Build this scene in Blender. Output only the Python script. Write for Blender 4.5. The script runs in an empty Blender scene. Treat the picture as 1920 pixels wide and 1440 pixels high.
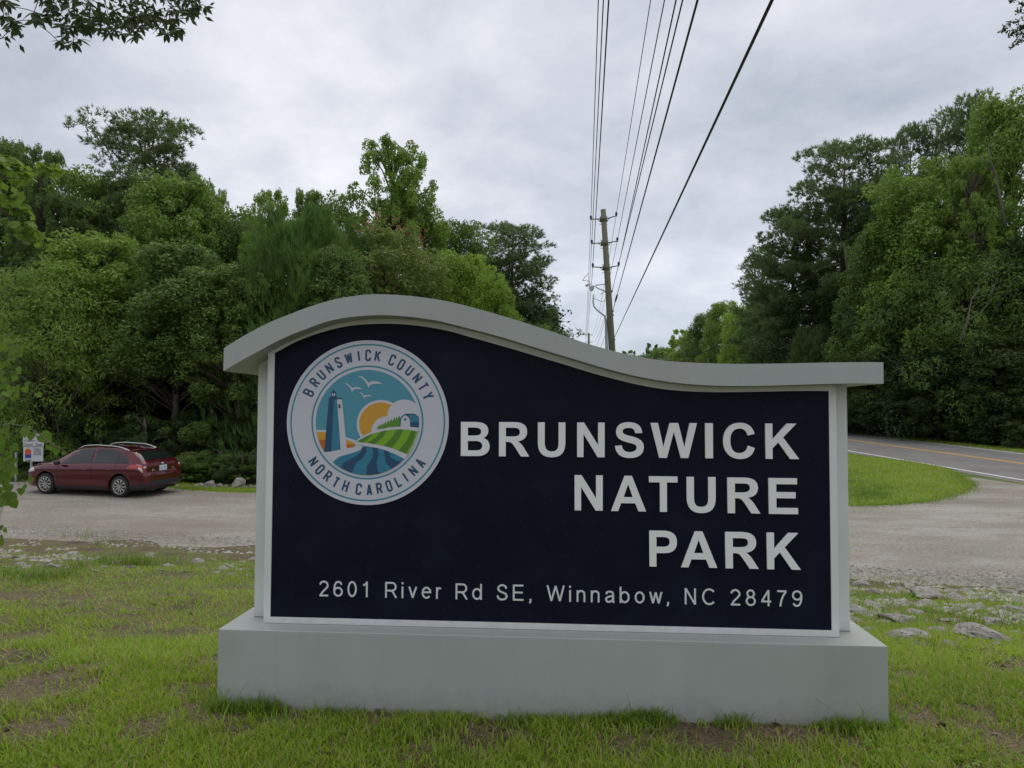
import bpy, bmesh, math, random
import numpy as np
from mathutils import Vector, Matrix
R = math.radians
SC = bpy.context.scene
COL = SC.collection

# ------------------------------------------------------------------ camera
CAMH, FPX, PIT, ROL = 1.65, 1341.3, .0098, .0022
cam = bpy.data.cameras.new('camera'); co = bpy.data.objects.new('camera', cam); COL.objects.link(co)
cam.sensor_width = 36; cam.lens = FPX / 1920 * 36; cam.clip_start = .05; cam.clip_end = 5000
FW = Vector((0, math.cos(PIT), math.sin(PIT))); R0 = Vector((1, 0, 0)); U0 = Vector((0, -math.sin(PIT), math.cos(PIT)))
CR = R0 * math.cos(ROL) + U0 * math.sin(ROL); CU = U0 * math.cos(ROL) - R0 * math.sin(ROL)
m = Matrix((CR, CU, -FW)).transposed().to_4x4(); m.translation = (0, 0, CAMH); co.matrix_world = m
SC.camera = co
SC.render.engine = 'CYCLES'
SC.cycles.max_bounces = 6; SC.cycles.diffuse_bounces = 3; SC.cycles.transmission_bounces = 3; SC.cycles.transparent_max_bounces = 4

# ------------------------------------------------------------------ world, sun, exposure
SUN_EL, SUN_AZ = R(68), R(25)
w = bpy.data.worlds.new("World"); SC.world = w; w.use_nodes = True
nt = w.node_tree; N = nt.nodes; L = nt.links
def wn(t, **k):
    n = N.new(t)
    for a, b in k.items(): setattr(n, a, b)
    return n
bg = N['Background']; bg.inputs['Strength'].default_value = .1
sky = wn('ShaderNodeTexSky', sky_type='NISHITA', sun_disc=False, sun_elevation=SUN_EL, sun_rotation=SUN_AZ)
tc = wn('ShaderNodeTexCoord'); sep = wn('ShaderNodeSeparateXYZ'); L.new(tc.outputs['Generated'], sep.inputs[0])
def math_n(op, a, b=None, clamp=False):
    n = wn('ShaderNodeMath', operation=op); n.use_clamp = clamp
    for i, v in enumerate((a, b)):
        if v is None: continue
        if isinstance(v, (int, float)): n.inputs[i].default_value = v
        else: L.new(v, n.inputs[i])
    return n.outputs[0]
az = math_n('ABSOLUTE', sep.outputs[2]); den = math_n('ADD', az, .32)
cb = wn('ShaderNodeCombineXYZ'); L.new(math_n('DIVIDE', sep.outputs[0], den), cb.inputs[0]); L.new(math_n('DIVIDE', sep.outputs[1], den), cb.inputs[1])
def cloud(scale, off, detail=7, rough=.55, dist=.4, sx=1.0):
    mp = wn('ShaderNodeMapping'); mp.inputs['Location'].default_value = off; mp.inputs['Scale'].default_value = (1, sx, 1)
    mp.inputs['Rotation'].default_value = (0, 0, .35)
    L.new(cb.outputs[0], mp.inputs[0])
    n = wn('ShaderNodeTexNoise'); n.inputs['Scale'].default_value = scale; n.inputs['Detail'].default_value = detail
    n.inputs['Roughness'].default_value = rough; n.inputs['Distortion'].default_value = dist; L.new(mp.outputs[0], n.inputs[0])
    return n.outputs[0]
c1 = cloud(1.5, (3.1, 1.7, 0), 6, .55, .15, 1.0); c2 = cloud(4.6, (7.3, 2.2, 0), 10, .62, .25, 1.0)
cs = math_n('ADD', math_n('MULTIPLY', c1, .76), math_n('MULTIPLY', c2, .24))
rp = wn('ShaderNodeValToRGB'); L.new(cs, rp.inputs[0]); e = rp.color_ramp.elements
e[0].position = .36; e[0].color = (3.7, 4.05, 4.6, 1); e[1].position = .66; e[1].color = (7.7, 7.75, 8.0, 1)
x = e.new(.44); x.color = (4.75, 5.05, 5.6, 1); x = e.new(.55); x.color = (6.2, 6.3, 6.8, 1)
hz = wn('ShaderNodeMapRange'); L.new(az, hz.inputs[0]); hz.inputs[1].default_value = 0; hz.inputs[2].default_value = .28; hz.inputs[3].default_value = .5; hz.inputs[4].default_value = 0
mx0 = wn('ShaderNodeMix', data_type='RGBA'); L.new(hz.outputs[0], mx0.inputs[0]); L.new(rp.outputs[0], mx0.inputs[6]); mx0.inputs[7].default_value = (4.6, 5.5, 6.7, 1)
mx = wn('ShaderNodeMix', data_type='RGBA'); mx.inputs[0].default_value = .9
L.new(sky.outputs[0], mx.inputs[6]); L.new(mx0.outputs[2], mx.inputs[7]); L.new(mx.outputs[2], bg.inputs[0])
sl = bpy.data.lights.new('sun', 'SUN'); sl.energy = 1.4; sl.angle = R(70); sl.color = (1, .97, .92)
so = bpy.data.objects.new('sun', sl); COL.objects.link(so)
sd = Vector((math.sin(SUN_AZ) * math.cos(SUN_EL), math.cos(SUN_AZ) * math.cos(SUN_EL), math.sin(SUN_EL)))
so.rotation_euler = sd.to_track_quat('Z', 'Y').to_euler(); so.location = (0, 0, 60)
SC.view_settings.view_transform = 'Standard'; SC.view_settings.look = 'None'; SC.view_settings.exposure = .35; SC.view_settings.gamma = 1
SC.view_settings.use_curve_mapping = False

# ------------------------------------------------------------------ helpers
def tag(o, label=None, cat=None, group=None, kind=None):
    if label: o['label'] = label
    if cat: o['category'] = cat
    if group: o['group'] = group
    if kind: o['kind'] = kind
    return o
def empty(name, loc=(0, 0, 0), rz=0, parent=None):
    o = bpy.data.objects.new(name, None); COL.objects.link(o); o.location = loc; o.rotation_euler = (0, 0, rz)
    o.empty_display_size = .2
    if parent: o.parent = parent
    return o
def link(name, me, mats, parent=None, loc=None):
    if me.materials is not None and not len(me.materials):
        for q in (mats if isinstance(mats, (list, tuple)) else [mats]): me.materials.append(q)
    o = bpy.data.objects.new(name, me); COL.objects.link(o)
    if parent: o.parent = parent
    if loc is not None: o.location = loc
    return o
def np_mesh(name, V, F, smooth=False, mat_idx=None):
    """V (n,3); F (m,k) array of equal polygons."""
    V = np.asarray(V, dtype=np.float32); F = np.asarray(F, dtype=np.int32)
    me = bpy.data.meshes.new(name); me.vertices.add(len(V)); me.vertices.foreach_set('co', V.ravel())
    k = F.shape[1]; me.loops.add(F.size); me.loops.foreach_set('vertex_index', F.ravel())
    me.polygons.add(len(F)); me.polygons.foreach_set('loop_start', np.arange(0, F.size, k, dtype=np.int32))
    try: me.polygons.foreach_set('loop_total', np.full(len(F), k, dtype=np.int32))
    except Exception: pass
    if smooth: me.polygons.foreach_set('use_smooth', np.ones(len(F), dtype=bool))
    if mat_idx is not None: me.polygons.foreach_set('material_index', np.asarray(mat_idx, dtype=np.int32))
    me.update(calc_edges=True); return me
def tube(bm, pts, rads, seg=8, caps=True):
    pts = [Vector(p) for p in pts]
    if not isinstance(rads, (list, tuple)): rads = [rads] * len(pts)
    rings = []; up = Vector((0, 0, 1)); prev = None
    for i, p in enumerate(pts):
        d = (pts[min(i + 1, len(pts) - 1)] - pts[max(i - 1, 0)]).normalized()
        a = prev if prev is not None else (up if abs(d.z) < .9 else Vector((1, 0, 0)))
        s = d.cross(a)
        if s.length < 1e-4: s = d.cross(Vector((0, 1, 0)))
        s.normalize(); t = s.cross(d).normalized(); prev = t
        rings.append([bm.verts.new(p + (s * math.cos(2 * math.pi * k / seg) + t * math.sin(2 * math.pi * k / seg)) * rads[i]) for k in range(seg)])
    for a, b in zip(rings, rings[1:]):
        for k in range(seg):
            f = bm.faces.new((a[k], a[(k + 1) % seg], b[(k + 1) % seg], b[k])); f.smooth = True
    if caps and seg > 2:
        bm.faces.new(rings[0][::-1]); bm.faces.new(rings[-1])
def box(bm, x0, x1, y0, y1, z0, z1, bev=0):
    vs = [bm.verts.new(p) for p in ((x0, y0, z0), (x1, y0, z0), (x1, y1, z0), (x0, y1, z0), (x0, y0, z1), (x1, y0, z1), (x1, y1, z1), (x0, y1, z1))]
    fs = [bm.faces.new([vs[i] for i in f]) for f in ((3, 2, 1, 0), (4, 5, 6, 7), (0, 1, 5, 4), (1, 2, 6, 5), (2, 3, 7, 6), (3, 0, 4, 7))]
    if bev:
        es = list({e for f in fs for e in f.edges}); bmesh.ops.bevel(bm, geom=es, offset=bev, segments=2, affect='EDGES', profile=.5)
def bm_mesh(name, bm, mats, parent=None, loc=None):
    me = bpy.data.meshes.new(name); bmesh.ops.recalc_face_normals(bm, faces=bm.faces); bm.to_mesh(me); bm.free()
    return link(name, me, mats, parent, loc)
def ray(px, py):
    return (FW * FPX + CR * (px - 960) - CU * (py - 720)).normalized()
ZL = -1.35
ZTOP_ = .3959
def at(px, py, Y):
    d = ray(px, py); return Vector((0, 0, CAMH)) + d * (Y / d.y)
def on_z(px, py, z=ZL):
    d = ray(px, py); return Vector((0, 0, CAMH)) + d * ((z - CAMH) / d.z)
E1 = on_z(480, 1026); E2 = on_z(1590, 1082)
ESL = (E2.y - E1.y) / (E2.x - E1.x)
def Ye(x): return E1.y + ESL * (x - E1.x)
def hash2(i, j, s):
    v = np.sin(i * 127.1 + j * 311.7 + s * 74.7) * 43758.5453
    return v - np.floor(v)
def vnoise(x, y, s=0):
    x = np.asarray(x, float); y = np.asarray(y, float); i = np.floor(x); j = np.floor(y); u = x - i; v = y - j
    u = u * u * (3 - 2 * u); v = v * v * (3 - 2 * v)
    return (hash2(i, j, s) * (1 - u) + hash2(i + 1, j, s) * u) * (1 - v) + (hash2(i, j + 1, s) * (1 - u) + hash2(i + 1, j + 1, s) * u) * v
def terr(x, y):
    x = np.asarray(x, float); y = np.asarray(y, float)
    ye = Ye(x); t = (y - 3.3) / (ye - 3.3); b = .12
    t = np.clip(t, -1, 2)
    f = np.where(t < 0, 0, np.where(t < b, t * t / (2 * b), np.where(t < 1 - b, t - b / 2, np.where(t < 1, (1 - b) - (1 - t) ** 2 / (2 * b) + 0, 1 - b))))
    f = f / (1 - b); f = np.clip(f, 0, 1)
    z = ZL * f
    mask = np.clip((1.0 - t) * 6, 0, 1) * np.clip((16 - np.abs(x)) / 4, 0, 1)
    z = z + mask * ((vnoise(x * .9, y * .9, 3) - .5) * .05 + (vnoise(x * 3.1, y * 3.1, 5) - .5) * .022)
    return z
def hit(px, py):
    d = ray(px, py); t = 1.5
    while t < 400:
        p = Vector((0, 0, CAMH)) + d * t
        if p.z <= float(terr(p.x, p.y)): return p
        t += .02 + t * .002
    return p
def gz(x, y): return float(terr(x, y))

# ------------------------------------------------------------------ materials
def mat(name, col, rough=.6, metal=0, spec=.5, coat=0):
    m = bpy.data.materials.new(name); m.use_nodes = True; p = m.node_tree.nodes['Principled BSDF']
    p.inputs['Base Color'].default_value = (*col, 1); p.inputs['Roughness'].default_value = rough; p.inputs['Metallic'].default_value = metal
    p.inputs['Specular IOR Level'].default_value = spec; p.inputs['Coat Weight'].default_value = coat
    return m
def noise_mat(name, cols, scale, rough=.8, bump=0, bscale=None, detail=6, pos=None, spec=.3, coord='Object', stretch=(1, 1, 1), extra=None):
    m = mat(name, cols[0], rough, spec=spec); t = m.node_tree; n = t.nodes; l = t.links; p = n['Principled BSDF']
    tc = n.new('ShaderNodeTexCoord'); mp = n.new('ShaderNodeMapping'); mp.inputs['Scale'].default_value = stretch; l.new(tc.outputs[coord], mp.inputs[0])
    nz = n.new('ShaderNodeTexNoise'); nz.inputs['Scale'].default_value = scale; nz.inputs['Detail'].default_value = detail; nz.inputs['Roughness'].default_value = .6
    l.new(mp.outputs[0], nz.inputs[0]); r = n.new('ShaderNodeValToRGB'); l.new(nz.outputs[0], r.inputs[0]); el = r.color_ramp.elements
    pos = pos or [.3 + .4 * i / (len(cols) - 1) for i in range(len(cols))]
    el[0].position = pos[0]; el[0].color = (*cols[0], 1); el[1].position = pos[-1]; el[1].color = (*cols[-1], 1)
    for c, q in zip(cols[1:-1], pos[1:-1]): x = el.new(q); x.color = (*c, 1)
    out = r.outputs[0]
    if extra:      # (scale, colour, low, high): speckles of a second colour
        for (s2, c2, lo, hi) in extra:
            n2 = n.new('ShaderNodeTexNoise'); n2.inputs['Scale'].default_value = s2; n2.inputs['Detail'].default_value = 3; l.new(mp.outputs[0], n2.inputs[0])
            mr = n.new('ShaderNodeMapRange'); l.new(n2.outputs[0], mr.inputs[0]); mr.inputs[1].default_value = lo; mr.inputs[2].default_value = hi
            mm = n.new('ShaderNodeMix'); mm.data_type = 'RGBA'; l.new(mr.outputs[0], mm.inputs[0]); l.new(out, mm.inputs[6]); mm.inputs[7].default_value = (*c2, 1); out = mm.outputs[2]
    l.new(out, p.inputs['Base Color'])
    if bump:
        nb = n.new('ShaderNodeTexNoise'); nb.inputs['Scale'].default_value = bscale or scale * 4; nb.inputs['Detail'].default_value = 5; l.new(mp.outputs[0], nb.inputs[0])
        b = n.new('ShaderNodeBump'); b.inputs['Strength'].default_value = bump; b.inputs['Distance'].default_value = .02; l.new(nb.outputs[0], b.inputs['Height']); l.new(b.outputs[0], p.inputs['Normal'])
    return m
def leaf_mat(name, ca, cb_, trans=.35, spread=.35, hue=None, rough=.55):
    """two greens mixed per leaf, per tree and by a slow noise; part of the light passes through"""
    m = bpy.data.materials.new(name); m.use_nodes = True; t = m.node_tree; n = t.nodes; l = t.links; n.clear()
    out = n.new('ShaderNodeOutputMaterial'); g = n.new('ShaderNodeNewGeometry'); oi = n.new('ShaderNodeObjectInfo'); tcn = n.new('ShaderNodeTexCoord')
    nz = n.new('ShaderNodeTexNoise'); nz.inputs['Scale'].default_value = .9; nz.inputs['Detail'].default_value = 3; l.new(tcn.outputs['Object'], nz.inputs[0])
    a = n.new('ShaderNodeMath'); a.operation = 'MULTIPLY'; l.new(g.outputs['Random Per Island'], a.inputs[0]); a.inputs[1].default_value = spread
    b = n.new('ShaderNodeMath'); b.operation = 'MULTIPLY_ADD'; l.new(nz.outputs[0], b.inputs[0]); b.inputs[1].default_value = 1.3; l.new(a.outputs[0], b.inputs[2])
    c = n.new('ShaderNodeMath'); c.operation = 'MULTIPLY_ADD'; l.new(oi.outputs['Random'], c.inputs[0]); c.inputs[1].default_value = .3; l.new(b.outputs[0], c.inputs[2])
    d = n.new('ShaderNodeMath'); d.operation = 'SUBTRACT'; d.use_clamp = True; l.new(c.outputs[0], d.inputs[0]); d.inputs[1].default_value = .5
    mm = n.new('ShaderNodeMix'); mm.data_type = 'RGBA'; l.new(d.outputs[0], mm.inputs[0]); mm.inputs[6].default_value = (*ca, 1); mm.inputs[7].default_value = (*cb_, 1)
    col = mm.outputs[2]
    if hue:
        # a share of the leaves (random per leaf) has its own colour
        gt = n.new('ShaderNodeMath'); gt.operation = 'GREATER_THAN'; l.new(g.outputs['Random Per Island'], gt.inputs[0]); gt.inputs[1].default_value = 1 - hue[1]
        m2 = n.new('ShaderNodeMix'); m2.data_type = 'RGBA'; l.new(gt.outputs[0], m2.inputs[0]); l.new(col, m2.inputs[6]); m2.inputs[7].default_value = (*hue[0], 1); col = m2.outputs[2]
    df = n.new('ShaderNodeBsdfPrincipled'); l.new(col, df.inputs['Base Color']); df.inputs['Roughness'].default_value = rough; df.inputs['Specular IOR Level'].default_value = .3
    tr = n.new('ShaderNodeBsdfTranslucent'); l.new(col, tr.inputs[0])
    ms = n.new('ShaderNodeMixShader'); ms.inputs[0].default_value = trans; l.new(df.outputs[0], ms.inputs[1]); l.new(tr.outputs[0], ms.inputs[2]); l.new(ms.outputs[0], out.inputs[0])
    return m
M = {}
M['frame'] = noise_mat('white_frame_paint', [(.70, .73, .70), (.78, .80, .77)], 2.5, .45, spec=.4)
M['grey'] = noise_mat('pale_grey_paint', [(.39, .42, .395), (.44, .47, .445)], 1.4, .5, .03, 60, spec=.4, extra=[(60, (.3, .32, .3), .68, .74), (1.1, (.37, .39, .35), .45, .75)])
M['post'] = noise_mat('pale_post_paint', [(.62, .66, .62), (.70, .73, .69)], 2, .45, spec=.4)
def dirt(m, z0, z1, col=(.13, .115, .08), amt=.55, streak=.16):
    """splashed soil that thins out upwards from z0 to z1, and faint rain streaks"""
    t = m.node_tree; n = t.nodes; l = t.links; p = n['Principled BSDF']; src = p.inputs['Base Color'].links[0].from_socket
    tc = n.new('ShaderNodeTexCoord'); sp = n.new('ShaderNodeSeparateXYZ'); l.new(tc.outputs['Object'], sp.inputs[0])
    g = n.new('ShaderNodeMapRange'); l.new(sp.outputs[2], g.inputs[0]); g.inputs[1].default_value = z0; g.inputs[2].default_value = z1; g.inputs[3].default_value = .62; g.inputs[4].default_value = -.12
    nz = n.new('ShaderNodeTexNoise'); nz.inputs['Scale'].default_value = 14; nz.inputs['Detail'].default_value = 9; nz.inputs['Roughness'].default_value = .75; l.new(tc.outputs['Object'], nz.inputs[0])
    a = n.new('ShaderNodeMath'); a.operation = 'ADD'; l.new(g.outputs[0], a.inputs[0]); l.new(nz.outputs[0], a.inputs[1])
    r = n.new('ShaderNodeMapRange'); l.new(a.outputs[0], r.inputs[0]); r.inputs[1].default_value = .62; r.inputs[2].default_value = 1.0; r.inputs[4].default_value = amt
    mx = n.new('ShaderNodeMix'); mx.data_type = 'RGBA'; l.new(r.outputs[0], mx.inputs[0]); l.new(src, mx.inputs[6]); mx.inputs[7].default_value = (*col, 1)
    mp = n.new('ShaderNodeMapping'); mp.inputs['Scale'].default_value = (16, 16, .7); l.new(tc.outputs['Object'], mp.inputs[0]); n2 = n.new('ShaderNodeTexNoise'); n2.inputs['Scale'].default_value = 1; n2.inputs['Detail'].default_value = 6; l.new(mp.outputs[0], n2.inputs[0])
    r2 = n.new('ShaderNodeMapRange'); l.new(n2.outputs[0], r2.inputs[0]); r2.inputs[1].default_value = .52; r2.inputs[2].default_value = .75; r2.inputs[4].default_value = streak
    m2 = n.new('ShaderNodeMix'); m2.data_type = 'RGBA'; l.new(r2.outputs[0], m2.inputs[0]); l.new(mx.outputs[2], m2.inputs[6]); m2.inputs[7].default_value = (.20, .21, .17, 1); l.new(m2.outputs[2], p.inputs['Base Color'])
dirt(M['grey'], 0, .20, amt=.22, streak=.06); dirt(M['frame'], ZTOP_ - .02, ZTOP_ + .08, (.25, .23, .18), .25, .04); dirt(M['post'], ZTOP_ - .02, ZTOP_ + .10, (.25, .23, .18), .25, .06)
M['navy'] = noise_mat('navy_panel', [(.0045, .0065, .017), (.006, .0085, .021)], 3, .5, spec=.12, extra=[(120, (.05, .05, .05), .69, .74), (5, (.010, .014, .026), .5, .8)])
t_ = M['navy'].node_tree; nn_ = t_.nodes.new('ShaderNodeTexNoise'); nn_.inputs['Scale'].default_value = 2.2; nn_.inputs['Detail'].default_value = 8; rr_ = t_.nodes.new('ShaderNodeMapRange'); rr_.inputs[3].default_value = .34; rr_.inputs[4].default_value = .62
t_.links.new(nn_.outputs[0], rr_.inputs[0]); t_.links.new(rr_.outputs[0], t_.nodes['Principled BSDF'].inputs['Roughness'])
M['letter'] = mat('pale_letter_paint', (.88, .90, .87), .5)
M['addr'] = mat('address_vinyl', (.70, .72, .71), .5)
M['gap'] = mat('dark_gap', (.02, .018, .015), .9)
M['wood_pole'] = noise_mat('weathered_pole_wood', [(.10, .105, .065), (.17, .165, .11), (.13, .15, .09)], 3, .9, .5, 30, stretch=(6, 6, .6))
M['cable'] = mat('black_cable', (.012, .012, .014), .6)
M['wire'] = mat('aluminium_wire', (.05, .05, .055), .5, .3)
M['galv'] = mat('galvanised_steel', (.42, .44, .45), .45, .6)
M['ceramic'] = mat('pale_insulator', (.55, .52, .52), .35)
M['conduit'] = mat('grey_conduit', (.38, .40, .42), .5)
M['bark'] = noise_mat('bark', [(.05, .04, .03), (.13, .11, .085), (.09, .08, .06)], 5, .95, .8, 14, stretch=(1, 1, .35))
M['pinebark'] = noise_mat('pine_bark', [(.06, .045, .035), (.17, .13, .10)], 4, .95, .8, 10, stretch=(1, 1, .4))
M['leafA'] = leaf_mat('leaf_mid_green', (.125, .215, .04), (.27, .41, .065), .4)
M['leafB'] = leaf_mat('leaf_bright_green', (.18, .30, .04), (.33, .48, .06), .42)
M['leafC'] = leaf_mat('leaf_dark_green', (.085, .155, .04), (.19, .30, .06), .38)
M['leafD'] = leaf_mat('leaf_shade_green', (.036, .072, .022), (.095, .16, .038), .33)  # dark olive leaves, coloured darker still for the shade under the canopy
M['leafR'] = leaf_mat('leaf_reddish_tips', (.11, .165, .045), (.22, .30, .065), .38, hue=((.30, .18, .08), .03))
M['leafR2'] = leaf_mat('leaf_red_new_growth', (.22, .13, .06), (.28, .17, .08), .33)
M['needle'] = leaf_mat('pine_needles', (.09, .145, .055), (.18, .26, .085), .4)
M['needleY'] = leaf_mat('young_pine_needles', (.09, .18, .045), (.18, .31, .065), .4)
M['near'] = leaf_mat('near_leaf', (.075, .15, .02), (.19, .30, .03), .45, hue=((.32, .36, .03), .08))
M['over'] = leaf_mat('overhanging_leaf', (.03, .055, .018), (.07, .11, .025), .3)
M['wood'] = leaf_mat('shaded_wood_leaf', (.02, .045, .014), (.05, .09, .022), .3)  # the shade inside the wood is put into this dark leaf colour
M['grass'] = leaf_mat('grass_blade', (.15, .265, .02), (.33, .465, .036), .4, spread=.75, hue=((.44, .37, .17), .13))
M['grassD'] = leaf_mat('verge_grass_blade', (.10, .20, .02), (.24, .38, .035), .36, spread=.7, hue=((.28, .22, .10), .08))
M['straw'] = leaf_mat('dead_straw', (.17, .12, .06), (.36, .28, .16), .1)
M['rock'] = noise_mat('riprap_rock', [(.17, .155, .135), (.32, .295, .265), (.48, .465, .45)], 3.5, .9, .9, 18, extra=[(7, (.10, .09, .075), .56, .66)], coord='Object')
M['soil'] = noise_mat('lawn_soil', [(.045, .033, .02), (.10, .075, .045), (.12, .10, .05), (.08, .10, .025)], 1.7, .95, .9, 25, extra=[(40, (.19, .15, .09), .58, .68), (75, (.02, .015, .01), .6, .68)], coord='Object')
M['gravel'] = noise_mat('pale_gravel', [(.195, .178, .145), (.275, .26, .222), (.345, .333, .30)], .45, .95, .6, 60, coord='Object', stretch=(.55, 1.5, 1),
                        extra=[(2.2, (.24, .205, .155), .5, .68), (26, (.42, .40, .365), .56, .64), (.35, (.21, .185, .15), .48, .66), (14, (.10, .09, .08), .655, .69), (45, (.15, .13, .11), .62, .67)])
M['asphalt'] = noise_mat('asphalt', [(.135, .13, .122), (.17, .164, .155), (.195, .188, .178)], .5, .9, .5, 80, coord='Object', extra=[(60, (.27, .26, .25), .6, .68), (.9, (.15, .14, .13), .5, .7)])
M['shoulder'] = noise_mat('road_shoulder', [(.21, .20, .18), (.27, .26, .235)], 3, .95, .6, 40, coord='Object')
M['linew'] = noise_mat('white_road_paint', [(.66, .66, .65), (.8, .8, .79)], 5, .8, coord='Object')
M['liney'] = noise_mat('yellow_road_paint', [(.55, .30, .05), (.68, .40, .07)], 5, .8, coord='Object')

# ------------------------------------------------------------------ ground, gravel, road
def axis(lo, hi, fine_lo, fine_hi, step, grow=1.25):
    a = list(np.arange(fine_lo, fine_hi + step / 2, step)); s = step
    while a[-1] < hi: s *= grow; a.append(a[-1] + s)
    s = step
    while a[0] > lo: s *= grow; a.insert(0, a[0] - s)
    return np.array(a)
ax = axis(-1500, 1500, -13, 12, .16); ay = axis(-600, 2500, 1.0, 15.5, .13)
GX, GY = np.meshgrid(ax, ay); GZ = terr(GX, GY)
V = np.stack([GX.ravel(), GY.ravel(), GZ.ravel()], 1); nx = len(ax); ny = len(ay)
i, j = np.meshgrid(np.arange(nx - 1), np.arange(ny - 1)); a = (j * nx + i).ravel()
t_ = M['soil'].node_tree; l_ = t_.links; p_ = t_.nodes['Principled BSDF']; src_ = p_.inputs['Base Color'].links[0].from_socket
tc_ = t_.nodes.new('ShaderNodeTexCoord'); sp_ = t_.nodes.new('ShaderNodeSeparateXYZ'); l_.new(tc_.outputs['Object'], sp_.inputs[0]); mr_ = t_.nodes.new('ShaderNodeMapRange'); l_.new(sp_.outputs[1], mr_.inputs[0]); mr_.inputs[1].default_value = 15; mr_.inputs[2].default_value = 17
nz_ = t_.nodes.new('ShaderNodeTexNoise'); nz_.inputs['Scale'].default_value = 1.3; nz_.inputs['Detail'].default_value = 10; l_.new(tc_.outputs['Object'], nz_.inputs[0]); rp_ = t_.nodes.new('ShaderNodeValToRGB'); l_.new(nz_.outputs[0], rp_.inputs[0])
rp_.color_ramp.elements[0].position = .35; rp_.color_ramp.elements[0].color = (.06, .085, .022, 1); rp_.color_ramp.elements[1].position = .65; rp_.color_ramp.elements[1].color = (.12, .18, .03, 1)
mx_ = t_.nodes.new('ShaderNodeMix'); mx_.data_type = 'RGBA'; l_.new(mr_.outputs[0], mx_.inputs[0]); l_.new(src_, mx_.inputs[6]); l_.new(rp_.outputs[0], mx_.inputs[7]); l_.new(mx_.outputs[2], p_.inputs['Base Color'])
ground = tag(link('ground', np_mesh('ground', V, np.stack([a, a + 1, a + nx + 1, a + nx], 1), True), M['soil']), kind='structure')

def sheet(name, pts, m, z):
    bm = bmesh.new(); f = bm.faces.new([bm.verts.new((p[0], p[1], z)) for p in pts]); bmesh.ops.triangulate(bm, faces=[f])
    for f in bm.faces:
        if f.normal.z < 0: f.normal_flip()
    me = bpy.data.meshes.new(name); bm.to_mesh(me); bm.free(); return tag(link(name, me, m), kind='structure')
# road centre line: straight in view, then bending gently to the far trees
ya, yb = on_z(1588, 824.5), on_z(1920, 870)
rd = (ya - yb).normalized(); rn = Vector((rd.y, -rd.x, 0))
nearo = ((on_z(1588, 845) - ya).dot(rn) + (on_z(1920, 901.5) - ya).dot(rn)) / 2
faro = ((on_z(1588, 811.9) - ya).dot(rn) + (on_z(1920, 852.5) - ya).dot(rn)) / 2
path = [yb - rd * 70, yb - rd * 30, yb, ya]
p = ya.copy(); ang = math.atan2(rd.x, rd.y); 
for k in range(60):
    if k > 1 and ang < .125: ang += .012
    p = p + Vector((math.sin(ang), math.cos(ang), 0)) * (4 if k < 25 else 9); path.append(p.copy())
def off_path(d):
    out = []
    for k, q in enumerate(path):
        t = (path[min(k + 1, len(path) - 1)] - path[max(k - 1, 0)]).normalized(); out.append(q + Vector((t.y, -t.x, 0)) * d)
    return out
def strip(name, d0, d1, m, z, wob=0):
    A, B = off_path(d0), off_path(d1); V = []; F = []
    for k, (p, q) in enumerate(zip(A, B)): V += [(p.x, p.y, z), (q.x, q.y, z)]
    for k in range(len(A) - 1): F.append((2 * k, 2 * k + 1, 2 * k + 3, 2 * k + 2))
    return tag(link(name, np_mesh(name, V, F), m), kind='structure')
strip('road_shoulder', nearo - .56, faro + .6, M['shoulder'], ZL + .008)
strip('road', nearo - .42, faro + .32, M['asphalt'], ZL + .013)
strip('road_edge_line', nearo - .06, nearo + .06, M['linew'], ZL + .017)
strip('road_edge_line', faro - .06, faro + .06, M['linew'], ZL + .017)
strip('road_centre_line', -.17, -.055, M['liney'], ZL + .017)
strip('road_centre_line', .055, .17, M['liney'], ZL + .017)
# gravel lot and drive
gp = []
random.seed(3)
for k in range(150):
    x = -42 + k * .42
    gp.append((x, Ye(x) + (float(vnoise(x * .8, 1.0, 9)) - .5) * .8 + (float(vnoise(x * 3, 2.0, 9)) - .5) * .35))
ro = off_path(nearo - .3)
rj = on_z(1800, 894)
gp += [(ro[1].x, ro[1].y)]
gp += [(ro[1].x * .3 + ro[2].x * .7, ro[1].y * .3 + ro[2].y * .7)]
rk = on_z(1835, 897); gp += [(rk.x, rk.y)]
gp += [(rj.x, rj.y)]
for q in ((1812, 902), (1819, 911), (1812, 919), (1800, 925), (1770, 934), (1735, 941), (1690, 945), (1640, 947.5), (1585, 949), (1450, 946), (1250, 940), (900, 932), (700, 928), (560, 927), (480, 924.5), (400, 922), (340, 918), (300, 908), (200, 904), (100, 903), (0, 904)):
    v = on_z(*q); gp.append((v.x + random.uniform(-.08, .08), v.y + random.uniform(-.12, .12)))
gp += [(-42, 27)]
sheet('gravel_lot', gp, M['gravel'], ZL + .004 + .0)
ISLE = [on_z(*q) for q in ((1585, 949), (1640, 947.5), (1690, 945), (1735, 941), (1770, 934), (1800, 925), (1812, 919), (1819, 911), (1812, 902), (1798, 893), (1777, 880), (1700, 866), (1588, 852))]

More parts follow.
